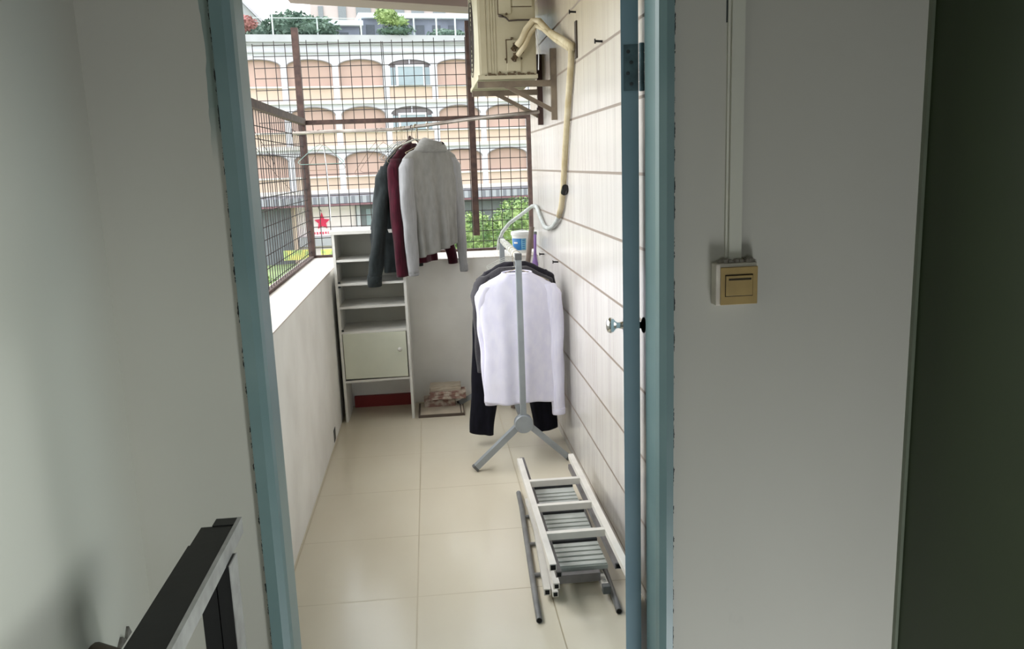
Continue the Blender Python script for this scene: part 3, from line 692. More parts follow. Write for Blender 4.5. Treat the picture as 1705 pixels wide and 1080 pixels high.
# --- maroon top
a2 = math.radians(57); O2 = Vector((-0.098, 5.285, 1.722)); F2 = frame(O2, a2)
sw2 = thing('pullover', O2, 'maroon velvety long-sleeved pullover hanging between the grey sweater and the dark jacket', 'pullover')
tab = [(0.0, 0.0, 0.050, 0.022), (0.02, 0, 0.085, 0.024), (0.05, 0, 0.145, 0.028), (0.09, 0, 0.195, 0.03), (0.14, 0, 0.205, 0.036), (0.35, 0.005, 0.20, 0.040), (0.60, 0.012, 0.20, 0.044), (0.745, 0.015, 0.205, 0.046)]
piece('body', 'c_maroon', sw2, loft(F2, tab, n=80, rows=50, fold=0.012, fk=8, seed=2.6), close_top=True)
sleeve('sleeve', 'c_maroon', sw2, F2, [(0.09, -0.165, 0.0, 0.038, 0.028), (0.15, -0.200, -0.008, 0.046, 0.034), (0.35, -0.218, -0.022, 0.046, 0.036), (0.60, -0.215, -0.026, 0.042, 0.034), (0.80, -0.205, -0.026, 0.040, 0.034)], seed=0.3)
sleeve('sleeve', 'c_maroon', sw2, F2, [(0.09, 0.165, 0.0, 0.038, 0.028), (0.15, 0.205, 0.0, 0.042, 0.03), (0.35, 0.235, -0.03, 0.04, 0.03), (0.60, 0.262, -0.075, 0.036, 0.03), (0.775, 0.275, -0.10, 0.034, 0.03)], seed=1.7)
t2 = thing('plastic_hanger', rod_at(-0.085), 'brown plastic hanger with a thick neck holding the maroon pullover', 'hanger', 'hangers under clothes')
hanger_parts(t2, 0.0105, 0.065, 0.18, 0.075, 0.0024, 'hanger_wood', 'hanger_wood', False)
t2.rotation_euler = (0, 0, a2)
b = MB().tube([F2(0.0, 0, 0.045), F2(-0.006, 0, 0.03), F2(-0.01, 0.0, 0.012), F2(-0.01, 0, -0.006)], [0.008, 0.013, 0.015, 0.02], 10); b.build('collar', 'hanger_wood', sw2, smooth=True)

# --- charcoal jacket (farthest left)
a3 = math.radians(62); O3 = Vector((-0.165, 5.315, 1.690)); F3 = frame(O3, a3)
sw3 = thing('fleece_jacket', O3, 'charcoal fleece jacket hanging leftmost of the three garments on the rod', 'jacket')
tab = [(0.0, 0.0, 0.05, 0.024), (0.02, 0, 0.085, 0.026), (0.06, 0, 0.155, 0.032), (0.11, 0, 0.20, 0.038), (0.17, 0, 0.21, 0.044), (0.40, -0.01, 0.215, 0.05), (0.60, -0.02, 0.22, 0.052), (0.745, -0.025, 0.22, 0.048)]
piece('body', 'c_char', sw3, loft(F3, tab, n=72, rows=46, fold=0.012, fk=7, seed=4.2), close_top=True)
sleeve('sleeve', 'c_char', sw3, F3, [(0.10, -0.170, 0.0, 0.045, 0.034), (0.17, -0.205, 0.006, 0.054, 0.044), (0.36, -0.228, 0.024, 0.056, 0.048), (0.55, -0.245, 0.048, 0.052, 0.046), (0.70, -0.262, 0.068, 0.048, 0.042), (0.765, -0.268, 0.076, 0.046, 0.040)], fold=0.007, seed=0.9)
sleeve('sleeve', 'c_char', sw3, F3, [(0.10, 0.170, 0.0, 0.045, 0.034), (0.17, 0.205, 0.0, 0.05, 0.04), (0.36, 0.23, -0.01, 0.05, 0.04), (0.60, 0.24, -0.02, 0.045, 0.038), (0.78, 0.245, -0.02, 0.04, 0.034)], fold=0.006, seed=2.1)
R_ = [[F3(-0.268-0.004*(z_-0.76)*10+0.047*k_*math.cos(p_*math.pi/14), 0.078+0.041*k_*math.sin(p_*math.pi/14), -z_) for p_ in range(28)] for z_, k_ in ((0.752, 0.94), (0.765, 1.05), (0.79, 1.03), (0.822, 1.0), (0.826, 0.9))]
piece('cuff', 'c_char', sw3, R_, close_bottom=True)
t3 = thing('wire_hanger', rod_at(-0.150), 'wire hanger hooked on the rod inside the charcoal jacket', 'hanger', 'hangers under clothes')
hanger_parts(t3, 0.0105, 0.105, 0.19, 0.09, 0.0019, 'hanger', 'hanger', True); t3.rotation_euler = (0, 0, a3)

# ================================================================ GARMENT RACK
RX = 0.433
rk_ = thing('garment_rack', (RX, 4.6, 0), 'grey folding garment rack with splayed legs standing by the tiled wall', 'garment rack')
def rack_end(y, s_, feet):
    MB().box(RX-0.0155, RX+0.0155, y-0.0155, y+0.0155, 0.24, 1.112, bev=0.003).build('post', 'rack', rk_)
    T = Matrix.Translation((RX, y-s_*0.0, 0.235)) @ Matrix.Rotation(math.pi/2, 4, 'X')
    MB().lathe([(0.001, -0.026), (0.046, -0.026), (0.050, -0.018), (0.050, 0.018), (0.046, 0.026), (0.001, 0.026)], T, 24).build('hub', 'rack', rk_, smooth=True, angle=40)
    for fx, fy in feet:
        P0_ = Vector((RX+(0.03 if fx > RX else -0.03), y, 0.222)); P1_ = Vector((fx, fy, 0.017)); d = P1_-P0_
        lg = MB().tube([P0_, P1_], 0.0155, square=True).build('leg', 'rack', rk_)
        MB().tube([P1_-d*0.035, P1_+d.normalized()*0.003], 0.0165, square=True).build('foot', 'rack_cap', lg)
rack_end(4.15, -1, ((0.165, 4.115), (0.672, 4.19)))
rack_end(5.10, 1, ((0.13, 5.35), (0.655, 5.20)))
MB().box(RX-0.013, RX+0.013, 4.166, 5.084, 1.103, 1.129, bev=0.003).build('top_bar', 'rack_white', rk_)
MB().box(RX-0.0165, RX+0.0165, 4.132, 4.170, 1.100, 1.132).box(RX-0.0165, RX+0.0165, 5.08, 5.118, 1.100, 1.132).build('end_cap', 'rack_cap', rk_)
MB().box(RX-0.012, RX+0.012, 4.18, 5.07, 0.225, 0.248).build('lower_bar', 'rack', rk_)

def rack_hanger(y, label, half=0.17, m='hanger', drop=0.07, ang=0.0, name='wire_hanger', group='hangers on the garment rack'):
    t = thing(name, (RX, y, 1.116), label, 'hanger', group)
    hanger_parts(t, 0.017, 0.075, half, drop, 0.0019, m, m, True)
    t.rotation_euler = (0, 0, ang); return t
rack_hanger(4.25, 'wire hanger inside the white long-sleeved shirt')
rack_hanger(4.36, 'wire hanger over the heathered dark shirt behind the white one', m='rack_white', half=0.185)
rack_hanger(4.44, 'wire hanger over the black shirt farthest back on the rack', half=0.185)
src = rack_hanger(4.56, 'bare pale hanger bunched on the rack bar behind the shirts', m='rack_white', half=0.12, drop=0.05)
for i, y in enumerate((4.62, 4.68, 4.75, 4.83)):
    c = copy_tree(src); c.location = (RX, y, 1.116); c.rotation_euler = (0, 0, 0.12*(i-1.5))

# --- white shirt
OW = Vector((RX, 4.25, 1.020)); FW = frame(OW, 0.0)
ws = thing('long_sleeved_shirt', OW, 'white long-sleeved shirt with a lavender tint at the front of the garment rack', 'shirt')
tab = [(0.0, -0.002, 0.078, 0.022), (0.012, -0.002, 0.096, 0.024), (0.035, -0.004, 0.142, 0.028), (0.062, -0.006, 0.186, 0.030), (0.10, -0.008, 0.197, 0.034), (0.20, -0.006, 0.192, 0.036), (0.40, 0.0, 0.183, 0.038), (0.60, 0.0, 0.192, 0.040), (0.695, 0.0, 0.196, 0.042)]
wb = piece('body', 'c_white', ws, loft(FW, tab, n=96, rows=60, fold=0.007, fk=6, seed=1.9, hem=lambda e, t: 0.006*t*math.sin(5*e)), close_top=True)
R_ = [[FW(-0.002+0.197*k_*math.cos(q*math.pi/48), 0.0425*k_*math.sin(q*math.pi/48), -z_) for q in range(96)] for z_, k_ in ((0.672, 1.0), (0.676, 1.02), (0.690, 1.02), (0.697, 1.0))]
b = MB(); b.tube([FW(-0.078*math.cos(q*math.pi/12), -0.024*math.sin(q*math.pi/12), 0.002-0.008*math.sin(q*math.pi/12)) for q in range(24)], 0.004, 6, closed=True).build('collar', 'c_white', ws, smooth=True)
sleeve('sleeve', 'c_white', ws, FW, [(0.065, 0.165, 0.0, 0.036, 0.026), (0.12, 0.186, 0.004, 0.046, 0.034), (0.25, 0.196, 0.006, 0.046, 0.034), (0.45, 0.198, 0.0, 0.042, 0.030), (0.68, 0.200, -0.004, 0.036, 0.026), (0.775, 0.203, -0.004, 0.032, 0.024)], fold=0.004, seed=3.0)
sleeve('sleeve', 'c_white', ws, FW, [(0.065, -0.160, 0.0, 0.036, 0.026), (0.12, -0.180, 0.012, 0.044, 0.034), (0.25, -0.172, 0.045, 0.045, 0.034), (0.45, -0.160, 0.055, 0.042, 0.030), (0.66, -0.150, 0.055, 0.040, 0.026), (0.715, -0.150, 0.05, 0.038, 0.024)], fold=0.004, seed=1.0)
for xx, yy, zz, ww in ((0.203, -0.004, 0.772, 0.034), (-0.150, 0.05, 0.712, 0.039)):
    R_ = [[FW(xx+ww*k_*math.cos(q*math.pi/12), yy+0.0255*k_*math.sin(q*math.pi/12), -z_) for q in range(24)] for z_, k_ in ((zz-0.034, 0.96), (zz-0.030, 1.04), (zz, 1.02), (zz+0.003, 0.95))]
    piece('cuff', 'c_white', ws, R_, close_bottom=True)

# --- heathered dark shirt and black shirt behind it
OH = Vector((0.425, 4.36, 1.038)); FH = frame(OH, math.radians(3))
hs = thing('t_shirt', OH, 'heathered charcoal shirt showing its shoulders just behind the white shirt', 'shirt')
tab = [(0.0, 0, 0.078, 0.02), (0.03, 0, 0.135, 0.026), (0.065, 0, 0.190, 0.032), (0.11, 0, 0.200, 0.038), (0.30, 0, 0.195, 0.038), (0.60, 0, 0.188, 0.038)]
piece('body', 'c_heather', hs, loft(FH, tab, n=64, rows=36, fold=0.008, fk=7, seed=0.2), close_top=True)
sleeve('sleeve', 'c_heather', hs, FH, [(0.045, -0.150, 0, 0.035, 0.026), (0.08, -0.175, -0.004, 0.040, 0.034), (0.14, -0.198, -0.008, 0.036, 0.036), (0.22, -0.200, -0.01, 0.028, 0.034), (0.40, -0.196, 0.0, 0.024, 0.03), (0.56, -0.192, 0.0, 0.020, 0.026)], seed=0.4)
sleeve('sleeve', 'c_heather', hs, FH, [(0.055, 0.150, 0, 0.030, 0.026), (0.08, 0.175, 0.0, 0.036, 0.03), (0.14, 0.19, 0.0, 0.032, 0.032), (0.22, 0.19, 0.0, 0.028, 0.03), (0.30, 0.19, 0.0, 0.026, 0.03)], seed=1.4)
OB = Vector((0.445, 4.45, 1.055)); FB = frame(OB, math.radians(-2))
bs = thing('t_shirt', OB, 'black shirt farthest back on the garment rack, dark shoulder showing right of the post', 'shirt')
tab = [(0.0, 0, 0.06, 0.02), (0.025, 0, 0.12, 0.026), (0.06, 0, 0.175, 0.032), (0.11, 0, 0.19, 0.04), (0.30, 0, 0.188, 0.04), (0.58, 0, 0.185, 0.04)]
piece('body', 'c_dark', bs, loft(FB, tab, n=64, rows=36, fold=0.008, fk=7, seed=2.2), close_top=True)
sleeve('sleeve', 'c_dark', bs, FB, [(0.05, -0.140, 0, 0.03, 0.026), (0.09, -0.18, 0, 0.040, 0.03), (0.16, -0.20, 0, 0.035, 0.03), (0.22, -0.205, 0, 0.034, 0.03)], seed=0.7)
sleeve('sleeve', 'c_dark', bs, FB, [(0.05, 0.140, 0, 0.03, 0.026), (0.09, 0.175, 0, 0.036, 0.03), (0.16, 0.185, 0, 0.032, 0.03), (0.22, 0.185, 0, 0.03, 0.03)], seed=0.9)
# --- trousers
OT = Vector((0.425, 4.54, 1.04)); FT = frame(OT, 0)
tb = thing('trousers', OT, 'black trousers hanging on the garment rack, both legs showing below the white shirt', 'trousers')
piece('waist', 'c_black', tb, loft(FT, [(0.085, 0, 0.125, 0.02), (0.10, 0, 0.15, 0.026), (0.16, 0, 0.195, 0.035), (0.30, 0, 0.215, 0.04)], n=64, rows=20, fold=0.004, fk=5, seed=0.5), close_top=True, close_bottom=True)
for s_, x1, x2, ze in ((-1, -0.135, -0.196, 0.975), (1, 0.130, 0.178, 0.975)):
    piece('leg', 'c_black', tb, loft(FT, [(0.20, s_*0.105, 0.105, 0.036), (0.40, x1, 0.088, 0.034), (0.70, (x1+x2)/2, 0.076, 0.032), (ze, x2, 0.068, 0.030)], n=48, rows=36, fold=0.004, fk=4, seed=1.2+s_, hem=lambda e, t, q=s_: -0.012*t*e*q*(-1)), close_top=True, close_bottom=True)
th_ = thing('clip_hanger', (RX, 4.54, 1.116), 'pale hanger clipped to the waist of the black trousers', 'hanger', 'hangers on the garment rack')
hanger_parts(th_, 0.017, 0.135, 0.12, 0.02, 0.0022, 'rack_white', 'rack_white', True)

# ================================================================ SHELF CABINET
cbn = thing('shelf_cabinet', (-0.38, 5.28, 0), 'narrow white cabinet with open shelves and a closed door in the far left corner', 'cabinet')
cx0, cx1, cy0, cy1 = -0.598, -0.165, 5.12, 5.44
# leans very slightly to the left as it rises
def CL(v): return Vector((v.x - 0.006*v.z/1.2, v.y, v.z))
MB().box(cx0, cx0+0.016, cy0, cy1, 0, 1.190, T=CL).build('side_panel', 'cabinet', cbn)
MB().box(cx1-0.016, cx1, cy0, cy1, 0, 1.190, T=CL).build('side_panel', 'cabinet', cbn)
MB().box(cx0-0.012, cx1+0.012, cy0-0.010, cy1, 1.190, 1.212, T=CL, bev=0.002).build('top', 'cabinet', cbn)
MB().box(cx0+0.016, cx1-0.016, cy1-0.008, cy1, 0.27, 1.19, T=CL).build('back_panel', 'cab_back', cbn)
for z, tilt in ((1.028, 0.0), (0.880, 0.004), (0.735, 0.004), (0.578, 0.004), (0.262, 0.008)):
    def ST(v, z=z, tilt=tilt): return CL(Vector((v.x, v.y, v.z + tilt*(v.x-cx0)/0.43)))
    MB().box(cx0+0.016, cx1-0.016, cy0+0.004, cy1-0.008, z-0.007, z+0.007, T=ST).build('shelf', 'cabinet', cbn)
cd_ = MB().box(cx0+0.020, cx1-0.022, cy0-0.002, cy0+0.014, 0.282, 0.572, T=CL, bev=0.0015).build('door', 'cab_door', cbn)
MB().lathe([(0.006, 0), (0.006, 0.008), (0.0125, 0.013), (0.014, 0.020), (0.010, 0.026), (0.001, 0.028)], Matrix.Translation((-0.232, cy0-0.002, 0.462)) @ Matrix.Rotation(math.pi/2, 4, 'X'), 20).build('knob', 'cabinet', cd_, smooth=True)
for z in (1.016, 0.868, 0.893, 0.591): MB().box(cx0+0.012, cx0+0.026, cy0+0.006, cy0+0.016, z-0.006, z+0.006).build('shelf_pin', 'screw', cbn)
tag(MB().box(-0.57, -0.19, 5.448, 5.478, 0.0, 0.075).build('red_board', 'red'), 'dark red board on the floor behind the cabinet legs', 'board')

# ================================================================ BRICKS
tl = thing('floor_tile', (0.02, 5.25, 0), 'loose beige tile lying flat on the floor beside the cabinet', 'tile')
MB().box(-0.140, 0.155, 5.115, 5.40, 0.0, 0.016).build('base', 'tile_edge', tl)
MB().box(-0.128, 0.130, 5.128, 5.39, 0.0155, 0.0175).box(0.138, 0.149, 5.128, 5.39, 0.0155, 0.0175).build('face', 'tile_dusty', tl)
def brick(x, y, z, w, d, h, rot, label, m='brick', seed=1):
    rg = random.Random(seed); bm_ = MB(); T = Matrix.Translation((x, y, z)) @ Matrix.Rotation(rot, 4, 'Z')
    bm_.box(-w/2, w/2, -d/2, d/2, 0, h, T=T)
    bmesh.ops.subdivide_edges(bm_.bm, edges=bm_.bm.edges[:], cuts=6, use_grid_fill=True)
    for v in bm_.bm.verts:
        if v.co.z > z+0.004: v.co += Vector([(rg.random()-0.5)*0.0075 for _ in range(3)])*(1 if v.co.z < z+h-0.004 else 0.5)
    o = bm_.build('brick', m, smooth=False); return tag(o, label, 'brick', 'bricks on the loose tile')
brick(0.0, 5.335, 0.0175, 0.20, 0.09, 0.055, 0.02, 'flat old brick at the bottom of the pile, mortar stuck to its side', seed=4)
brick(0.055, 5.315, 0.0735, 0.235, 0.115, 0.050, -0.03, 'wider mottled brick lying across the lower brick', seed=5)
brick(0.042, 5.33, 0.1245, 0.20, 0.105, 0.035, -0.02, 'pale dusty slab topmost on the brick pile', m='tile_dusty', seed=6)

# ================================================================ BUCKET, STICKS
bk = thing('paint_bucket', (0.625, 5.70, Z_LEDGE+0.006), 'white plastic bucket with a blue label on the far ledge', 'bucket')
BT = Matrix.Translation((0.622, 5.70, Z_LEDGE+0.006))
MB().lathe([(0.001, 0), (0.058, 0), (0.060, 0.004), (0.067, 0.115), (0.0705, 0.118), (0.0705, 0.126)], BT, 32).build('tub', 'bucket', bk, smooth=True, angle=40)
MB().lathe([(0.072, 0.120), (0.073, 0.124), (0.073, 0.138), (0.069, 0.143), (0.062, 0.144), (0.060, 0.140), (0.001, 0.140)], BT, 32).build('lid', 'bucket', bk, smooth=True, angle=40)
def arc_sheet(p0, p1, z0, z1, extra, m, nm, par):
    b = MB(); R_ = []
    for zz in (z0, (z0+z1)/2, z1):
        rr = 0.060+0.007*(zz-0.004)/0.111+extra
        R_.append([BT @ Vector((rr*math.cos(p0+(p1-p0)*k/12), rr*math.sin(p0+(p1-p0)*k/12), zz)) for k in range(13)])
    b.grid(R_, closed=False); return b.build(nm, m, par, smooth=True, solid=0.0006)
lb = arc_sheet(math.radians(195), math.radians(262), 0.018, 0.098, 0.0012, 'blue', 'label', bk)
arc_sheet(math.radians(262), math.radians(292), 0.018, 0.098, 0.0012, 'cyan', 'label_side', bk)
arc_sheet(math.radians(212), math.radians(240), 0.062, 0.074, 0.0022, 'bucket', 'label_band', lb)
for j in range(5): arc_sheet(math.radians(268), math.radians(284), 0.026+0.014*j, 0.032+0.014*j, 0.0022, 'blue', 'label_band', lb)
MB().tube([BT @ Vector((-0.072, 0, 0.12)), BT @ Vector((-0.055, -0.05, 0.150)), BT @ Vector((0, -0.07, 0.158)), BT @ Vector((0.05, -0.045, 0.148)), BT @ Vector((0.072, 0, 0.12))], 0.002, 6).build('handle', 'string', bk)
st = MB().tube([(0.475, 5.17, 0.012), (0.592, 5.26, 0.82), (0.648, 5.30, 1.175)], 0.0165, 12).build('wooden_pole', 'pole_wood', smooth=True, angle=50, origin=(0.475, 5.17, 0))
tag(st, 'brown-grey round pole leaning in the corner in front of the bucket', 'pole')
pb = thing('broom', (0.655, 5.15, 0), 'purple broom leaning against the tiled wall beside the brown pole', 'broom')
MB().tube([(0.655, 5.16, 0.10), (0.640, 5.13, 0.80), (0.644, 5.14, 1.02)], 0.011, 10).tube([(0.640, 5.13, 0.86), (0.641, 5.13, 0.96), (0.643, 5.135, 1.00)], [0.021, 0.019, 0.011], 12).tube([(0.644, 5.14, 1.02), (0.652, 5.17, 1.145)], 0.009, 10).build('handle', 'purple', pb, smooth=True, angle=50)
MB().box(0.61, 0.70, 5.12, 5.18, 0.002, 0.11, bev=0.006).build('broom_head', 'purple', pb)
MB().tube([(0.652, 5.168, 1.136), (0.653, 5.173, 1.152)], 0.0105, 10).build('end_cap', 'rack_cap', pb)

# white cord dangling from the rod
cdz = thing('hanging_cord', (-0.63, 5.40, 1.26), 'thin white cord hanging straight down from the lone hanger', 'cord')
MB().tube([(-0.640, 5.392, 1.715), (-0.632, 5.392, 1.60), (-0.628, 5.392, 1.42), (-0.630, 5.392, 1.26)], 0.0028, 8).build('cord', 'string', cdz)

# ================================================================ FOLDED STEP RACK ON THE FLOOR
ld = thing('folded_step_ladder', (0.48, 3.1, 0), 'folded white and grey metal step ladder lying flat on the balcony floor', 'step ladder')
def sq(x, y0, y1, z, w=0.0125): return MB().box(x-w, x+w, y0, y1, z-w, z+w, bev=0.002)
def hollow(x, y, z, parent, w=0.0088): MB().box(x-w, x+w, y-0.0012, y+0.002, z-w, z+w).build('tube_opening', 'gap_black', parent)
M['gap_black'] = mat('tube_inside', (14, 13, 12), 0.9)
r1 = sq(0.3585, 2.615, 3.675, 0.207).build('side_rail', 'lad_white', ld); hollow(0.3585, 2.614, 0.207, r1)
r2 = sq(0.6045, 2.50, 3.690, 0.207).build('side_rail', 'lad_white', ld); hollow(0.6045, 2.499, 0.207, r2)
for y in (2.868, 3.127, 3.393):
    MB().box(0.371, 0.592, y-0.012, y+0.012, 0.190, 0.218, bev=0.002).build('rung', 'lad_white', ld)
# middle frame
r3 = sq(0.382, 2.640, 3.80, 0.165, 0.011).build('side_rail', 'lad_grey', ld); hollow(0.382, 2.639, 0.165, r3, 0.007)
r4 = sq(0.6055, 2.700, 3.71, 0.148, 0.0115).build('side_rail', 'lad_grey', ld); hollow(0.6055, 2.699, 0.148, r4, 0.007)
# lower frame
r5 = MB().tube([(0.354, 2.755, 0.038), (0.400, 3.62, 0.038)], 0.0125, square=True).build('side_rail', 'lad_white', ld); hollow(0.354, 2.754, 0.038, r5, 0.008)
r6 = sq(0.381, 2.735, 3.60, 0.038, 0.011).build('side_rail', 'lad_white', ld); hollow(0.381, 2.734, 0.038, r6, 0.007)
r6b = MB().tube([(0.378, 2.680, 0.100), (0.392, 3.60, 0.100)], 0.0115, square=True).build('side_rail', 'lad_white', ld); hollow(0.378, 2.679, 0.100, r6b, 0.007)
r7 = sq(0.568, 2.735, 3.60, 0.045).build('side_rail', 'lad_white', ld)
MB().box(0.554, 0.582, 2.720, 2.747, 0.030, 0.060, bev=0.002).build('foot_cap', 'rack_cap', ld)
MB().tube([(0.568, 2.765, 0.058), (0.568, 2.765, 0.064)], 0.006, 8).build('bolt', 'chrome', ld)
# ribbed treads; the dark strip behind each paints the shaded gap
for y0, y1 in ((2.82, 3.02), (3.12, 3.30), (3.40, 3.585)):
    pan = MB().box(0.392, 0.594, y0, y1, 0.078, 0.094).build('tread', 'lad_tread', ld)
    yy = y0+0.004
    while yy < y1-0.030:
        MB().box(0.394, 0.592, yy, yy+0.026, 0.094, 0.100, bev=0.002).build('rib', 'lad_tread', pan); yy += 0.039
    MB().box(0.392, 0.594, y1+0.002, y1+0.085, 0.078, 0.104).build('gap_shade_strip', 'lad_shade', ld)
MB().box(0.392, 0.556, 2.775, 2.80, 0.055, 0.088).build('cross_bar', 'lad_grey', ld)
# round tube frame on the floor
MB().tube([(0.305, 2.615, 0.0115), (0.312, 2.78, 0.0115), (0.352, 3.60, 0.0115), (0.356, 3.76, 0.0115)], 0.0115, 14).build('round_tube', 'lad_pipe', ld, smooth=True, angle=50)
MB().tube([(0.592, 2.630, 0.0115), (0.600, 2.80, 0.0115), (0.632, 3.60, 0.0115)], 0.0115, 14).build('round_tube', 'lad_pipe', ld, smooth=True, angle=50)
for x_, y_ in ((0.305, 2.6145), (0.592, 2.6295)):
    MB().tube([(x_, y_-0.001, 0.0115), (x_, y_+0.001, 0.0115)], 0.0090, 14).build('tube_opening', 'gap_black', ld)
for y in (2.94, 3.204, 3.478):
    MB().tube([(0.305+(y-2.6)*0.043, y, 0.0115), (0.590+(y-2.6)*0.04, y, 0.0115)], 0.0085, 12).build('cross_tube', 'lad_pipe', ld, smooth=True, angle=50)

# ================================================================ OUTSIDE: facade across the street
FU = Vector((0.98711, 0.16002, 0)); FN = Vector((0.16002, -0.98711, 0)); FO = Vector((0, 50, 0))
def FAC(v):     # x along the facade, y height, z toward the viewer
    return FO + FU*v.x + FN*v.z + Vector((0, 0, v.y))
def fbox(mb_, u0_, u1_, v0_, v1_, w0_, w1_): return mb_.box(u0_, u1_, v0_, v1_, w0_, w1_, T=lambda p: FAC(Vector((p.x, p.y, p.z))))
GZ = -3.7
struct(MB().box(-60, 60, 6.2, 120, GZ-0.2, GZ), 'ground', 'grass', 'green ground and planting below the balcony', 'ground')
fc = thing('arcade_building', FAC(Vector((-2, GZ, 0))), 'white building across the street with rows of arched peach-coloured bays', 'building')
UC = [-3.53+2.82*k for k in range(-5, 6)]
HW = 1.24
rowsF = [(7.66, 7.29, 6.21, 6.12, 5.42), (5.06, 4.60, 3.72, 3.62, 2.93), (2.54, 2.10, 1.22, 1.12, 0.43)]  # crown, spring, sill top, panel top, panel bottom
wallm = MB(); U0, U1 = UC[0]-1.41, UC[-1]+1.41
tops = [8.62, 5.42, 2.93]
for (cr_, sp, sl, pt, pb_), tp in zip(rowsF, tops):
    lo = pb_-0.02
    for c in UC:
        # piers either side, and the spandrel with an arched cut
        fbox(wallm, c-1.41, c-HW, lo, sp, -0.5, 0); fbox(wallm, c+HW, c+1.41, lo, sp, -0.5, 0)
        poly = [(c-1.41, sp), (c-HW, sp)]
        for k in range(1, 12):
            a = math.pi*k/12; poly.append((c-HW*math.cos(a), sp+(cr_-sp)*math.sin(a)))
        poly += [(c+HW, sp), (c+1.41, sp), (c+1.41, tp), (c-1.41, tp)]
        wallm.prism(poly, FAC, -0.5, 0)
fbox(wallm, U0, U1, -0.02, 0.43, -0.5, 0)
wallm.build('wall', 'f_white', fc)
co = MB()
fbox(co, U0, U1, 8.55, 8.93, -0.6, 0.35)
co.build('parapet', 'f_roof', fc)
for v0_, v1_, w in ((8.0, 8.06, 0.16), (8.42, 8.55, 0.2)):
    fbox(MB(), U0, U1, v0_, v1_, -0.1, w).build('cornice', 'f_roof', fc)
for v0_, v1_, w in ((5.22, 5.40, 0.18), (2.72, 2.92, 0.18), (0.22, 0.42, 0.20)):
    fbox(MB(), U0, U1, v0_, v1_, -0.1, w).build('cornice', 'f_cream', fc)
for ri, (cr_, sp, sl, pt, pb_) in enumerate(rowsF):
    for ci, c in enumerate(UC):
        win = (ci == 6)
        # lower panel
        fbox(MB(), c-HW, c+HW, pb_-0.02, pt, -0.4, -0.06).build('parapet_panel', 'f_orange', fc)
        fbox(MB(), c-HW-0.02, c+HW+0.02, pt, sl, -0.4, 0.06).build('sill', 'f_cream', fc)
        poly = [(c-HW, sl), (c+HW, sl), (c+HW, sp)] + [(c+HW*math.cos(math.pi*k/14), sp+(cr_-sp)*math.sin(math.pi*k/14)) for k in range(1, 14)] + [(c-HW, sp)]
        if not win:
            MB().prism(poly, FAC, -0.45, -0.22).build('arched_panel', 'f_pink', fc)
            rim = MB(); pts = [FAC(Vector((c+HW*math.cos(math.pi*k/14), sp+(cr_-sp)*math.sin(math.pi*k/14), 0.01))) for k in range(0, 15)]
            rim.tube(pts, 0.035, 4).build('arch_rim', 'f_rim', fc)
        else:
            wf = MB().prism(poly, FAC, -0.45, -0.30).build('window', 'f_rim', fc)
            g1 = MB(); fbox(g1, c-0.72, c+0.72, sl, sp-0.02, 0.1, 0.16); g1.build('pane', 'glass', wf)
            fbox(MB(), c-1.14, c-0.86, sl, sp-0.08, -0.1, -0.04).build('pane', 'glass', wf); fbox(MB(), c+0.86, c+1.14, sl, sp-0.08, -0.1, -0.04).build('pane', 'glass', wf)
            g3 = MB(); fbox(g3, c-0.84, c-0.72, sl-0.04, sp+0.04, -0.1, 0.18); fbox(g3, c+0.72, c+0.84, sl-0.04, sp+0.04, -0.1, 0.18); fbox(g3, c-0.84, c+0.84, sp-0.06, sp+0.06, -0.1, 0.2)
            fbox(g3, c-1.24, c-1.14, sl, sp, -0.2, 0); fbox(g3, c+1.14, c+1.24, sl, sp, -0.2, 0); fbox(g3, c-0.03, c+0.03, sp, cr_, -0.25, -0.1); g3.build('window_frame', 'f_white', wf)
# ground storey
b = MB(); b.prism([(U0, -0.32), (U0, 0.06), (U1, 0.06), (U1, -0.32)], FAC, 0.3, 1.0); b.build('canopy', 'f_canopy', fc)
fbox(MB(), U0, U1, -0.44, -0.34, -0.1, 1.02).build('canopy_edge', 'f_lintel', fc)
fbox(MB(), U0, U1, -3.7, -0.4, -0.6, -0.3).build('shop_wall', 'f_shop', fc)
fbox(MB(), U0, -8.0, -3.7, -0.44, -0.3, -0.1).build('shutter', 'f_dark', fc)
fbox(MB(), -8.0, -7.75, -3.7, -0.44, -0.3, 0.0).build('pier', 'f_orange', fc)
sf = fbox(MB(), -4.35, -2.0, -3.7, -0.46, -0.3, -0.15).build('shopfront', 'f_dark', fc)
w_ = MB(); fbox(w_, -3.75, -2.6, -1.7, -0.75, -0.15, -0.1); w_.build('pane', 'glass', sf)
fbox(MB(), -4.3, -4.1, -3.7, -0.46, -0.15, -0.05).build('door_post', 'f_white', sf)
fbox(MB(), -2.0, U1, -3.7, -0.46, -0.3, -0.15).build('shutter', 'f_dark', fc)
fbox(MB(), -7.7, -4.4, -2.75, -2.2, -0.3, 0.1).build('plinth', 'f_roof', fc)
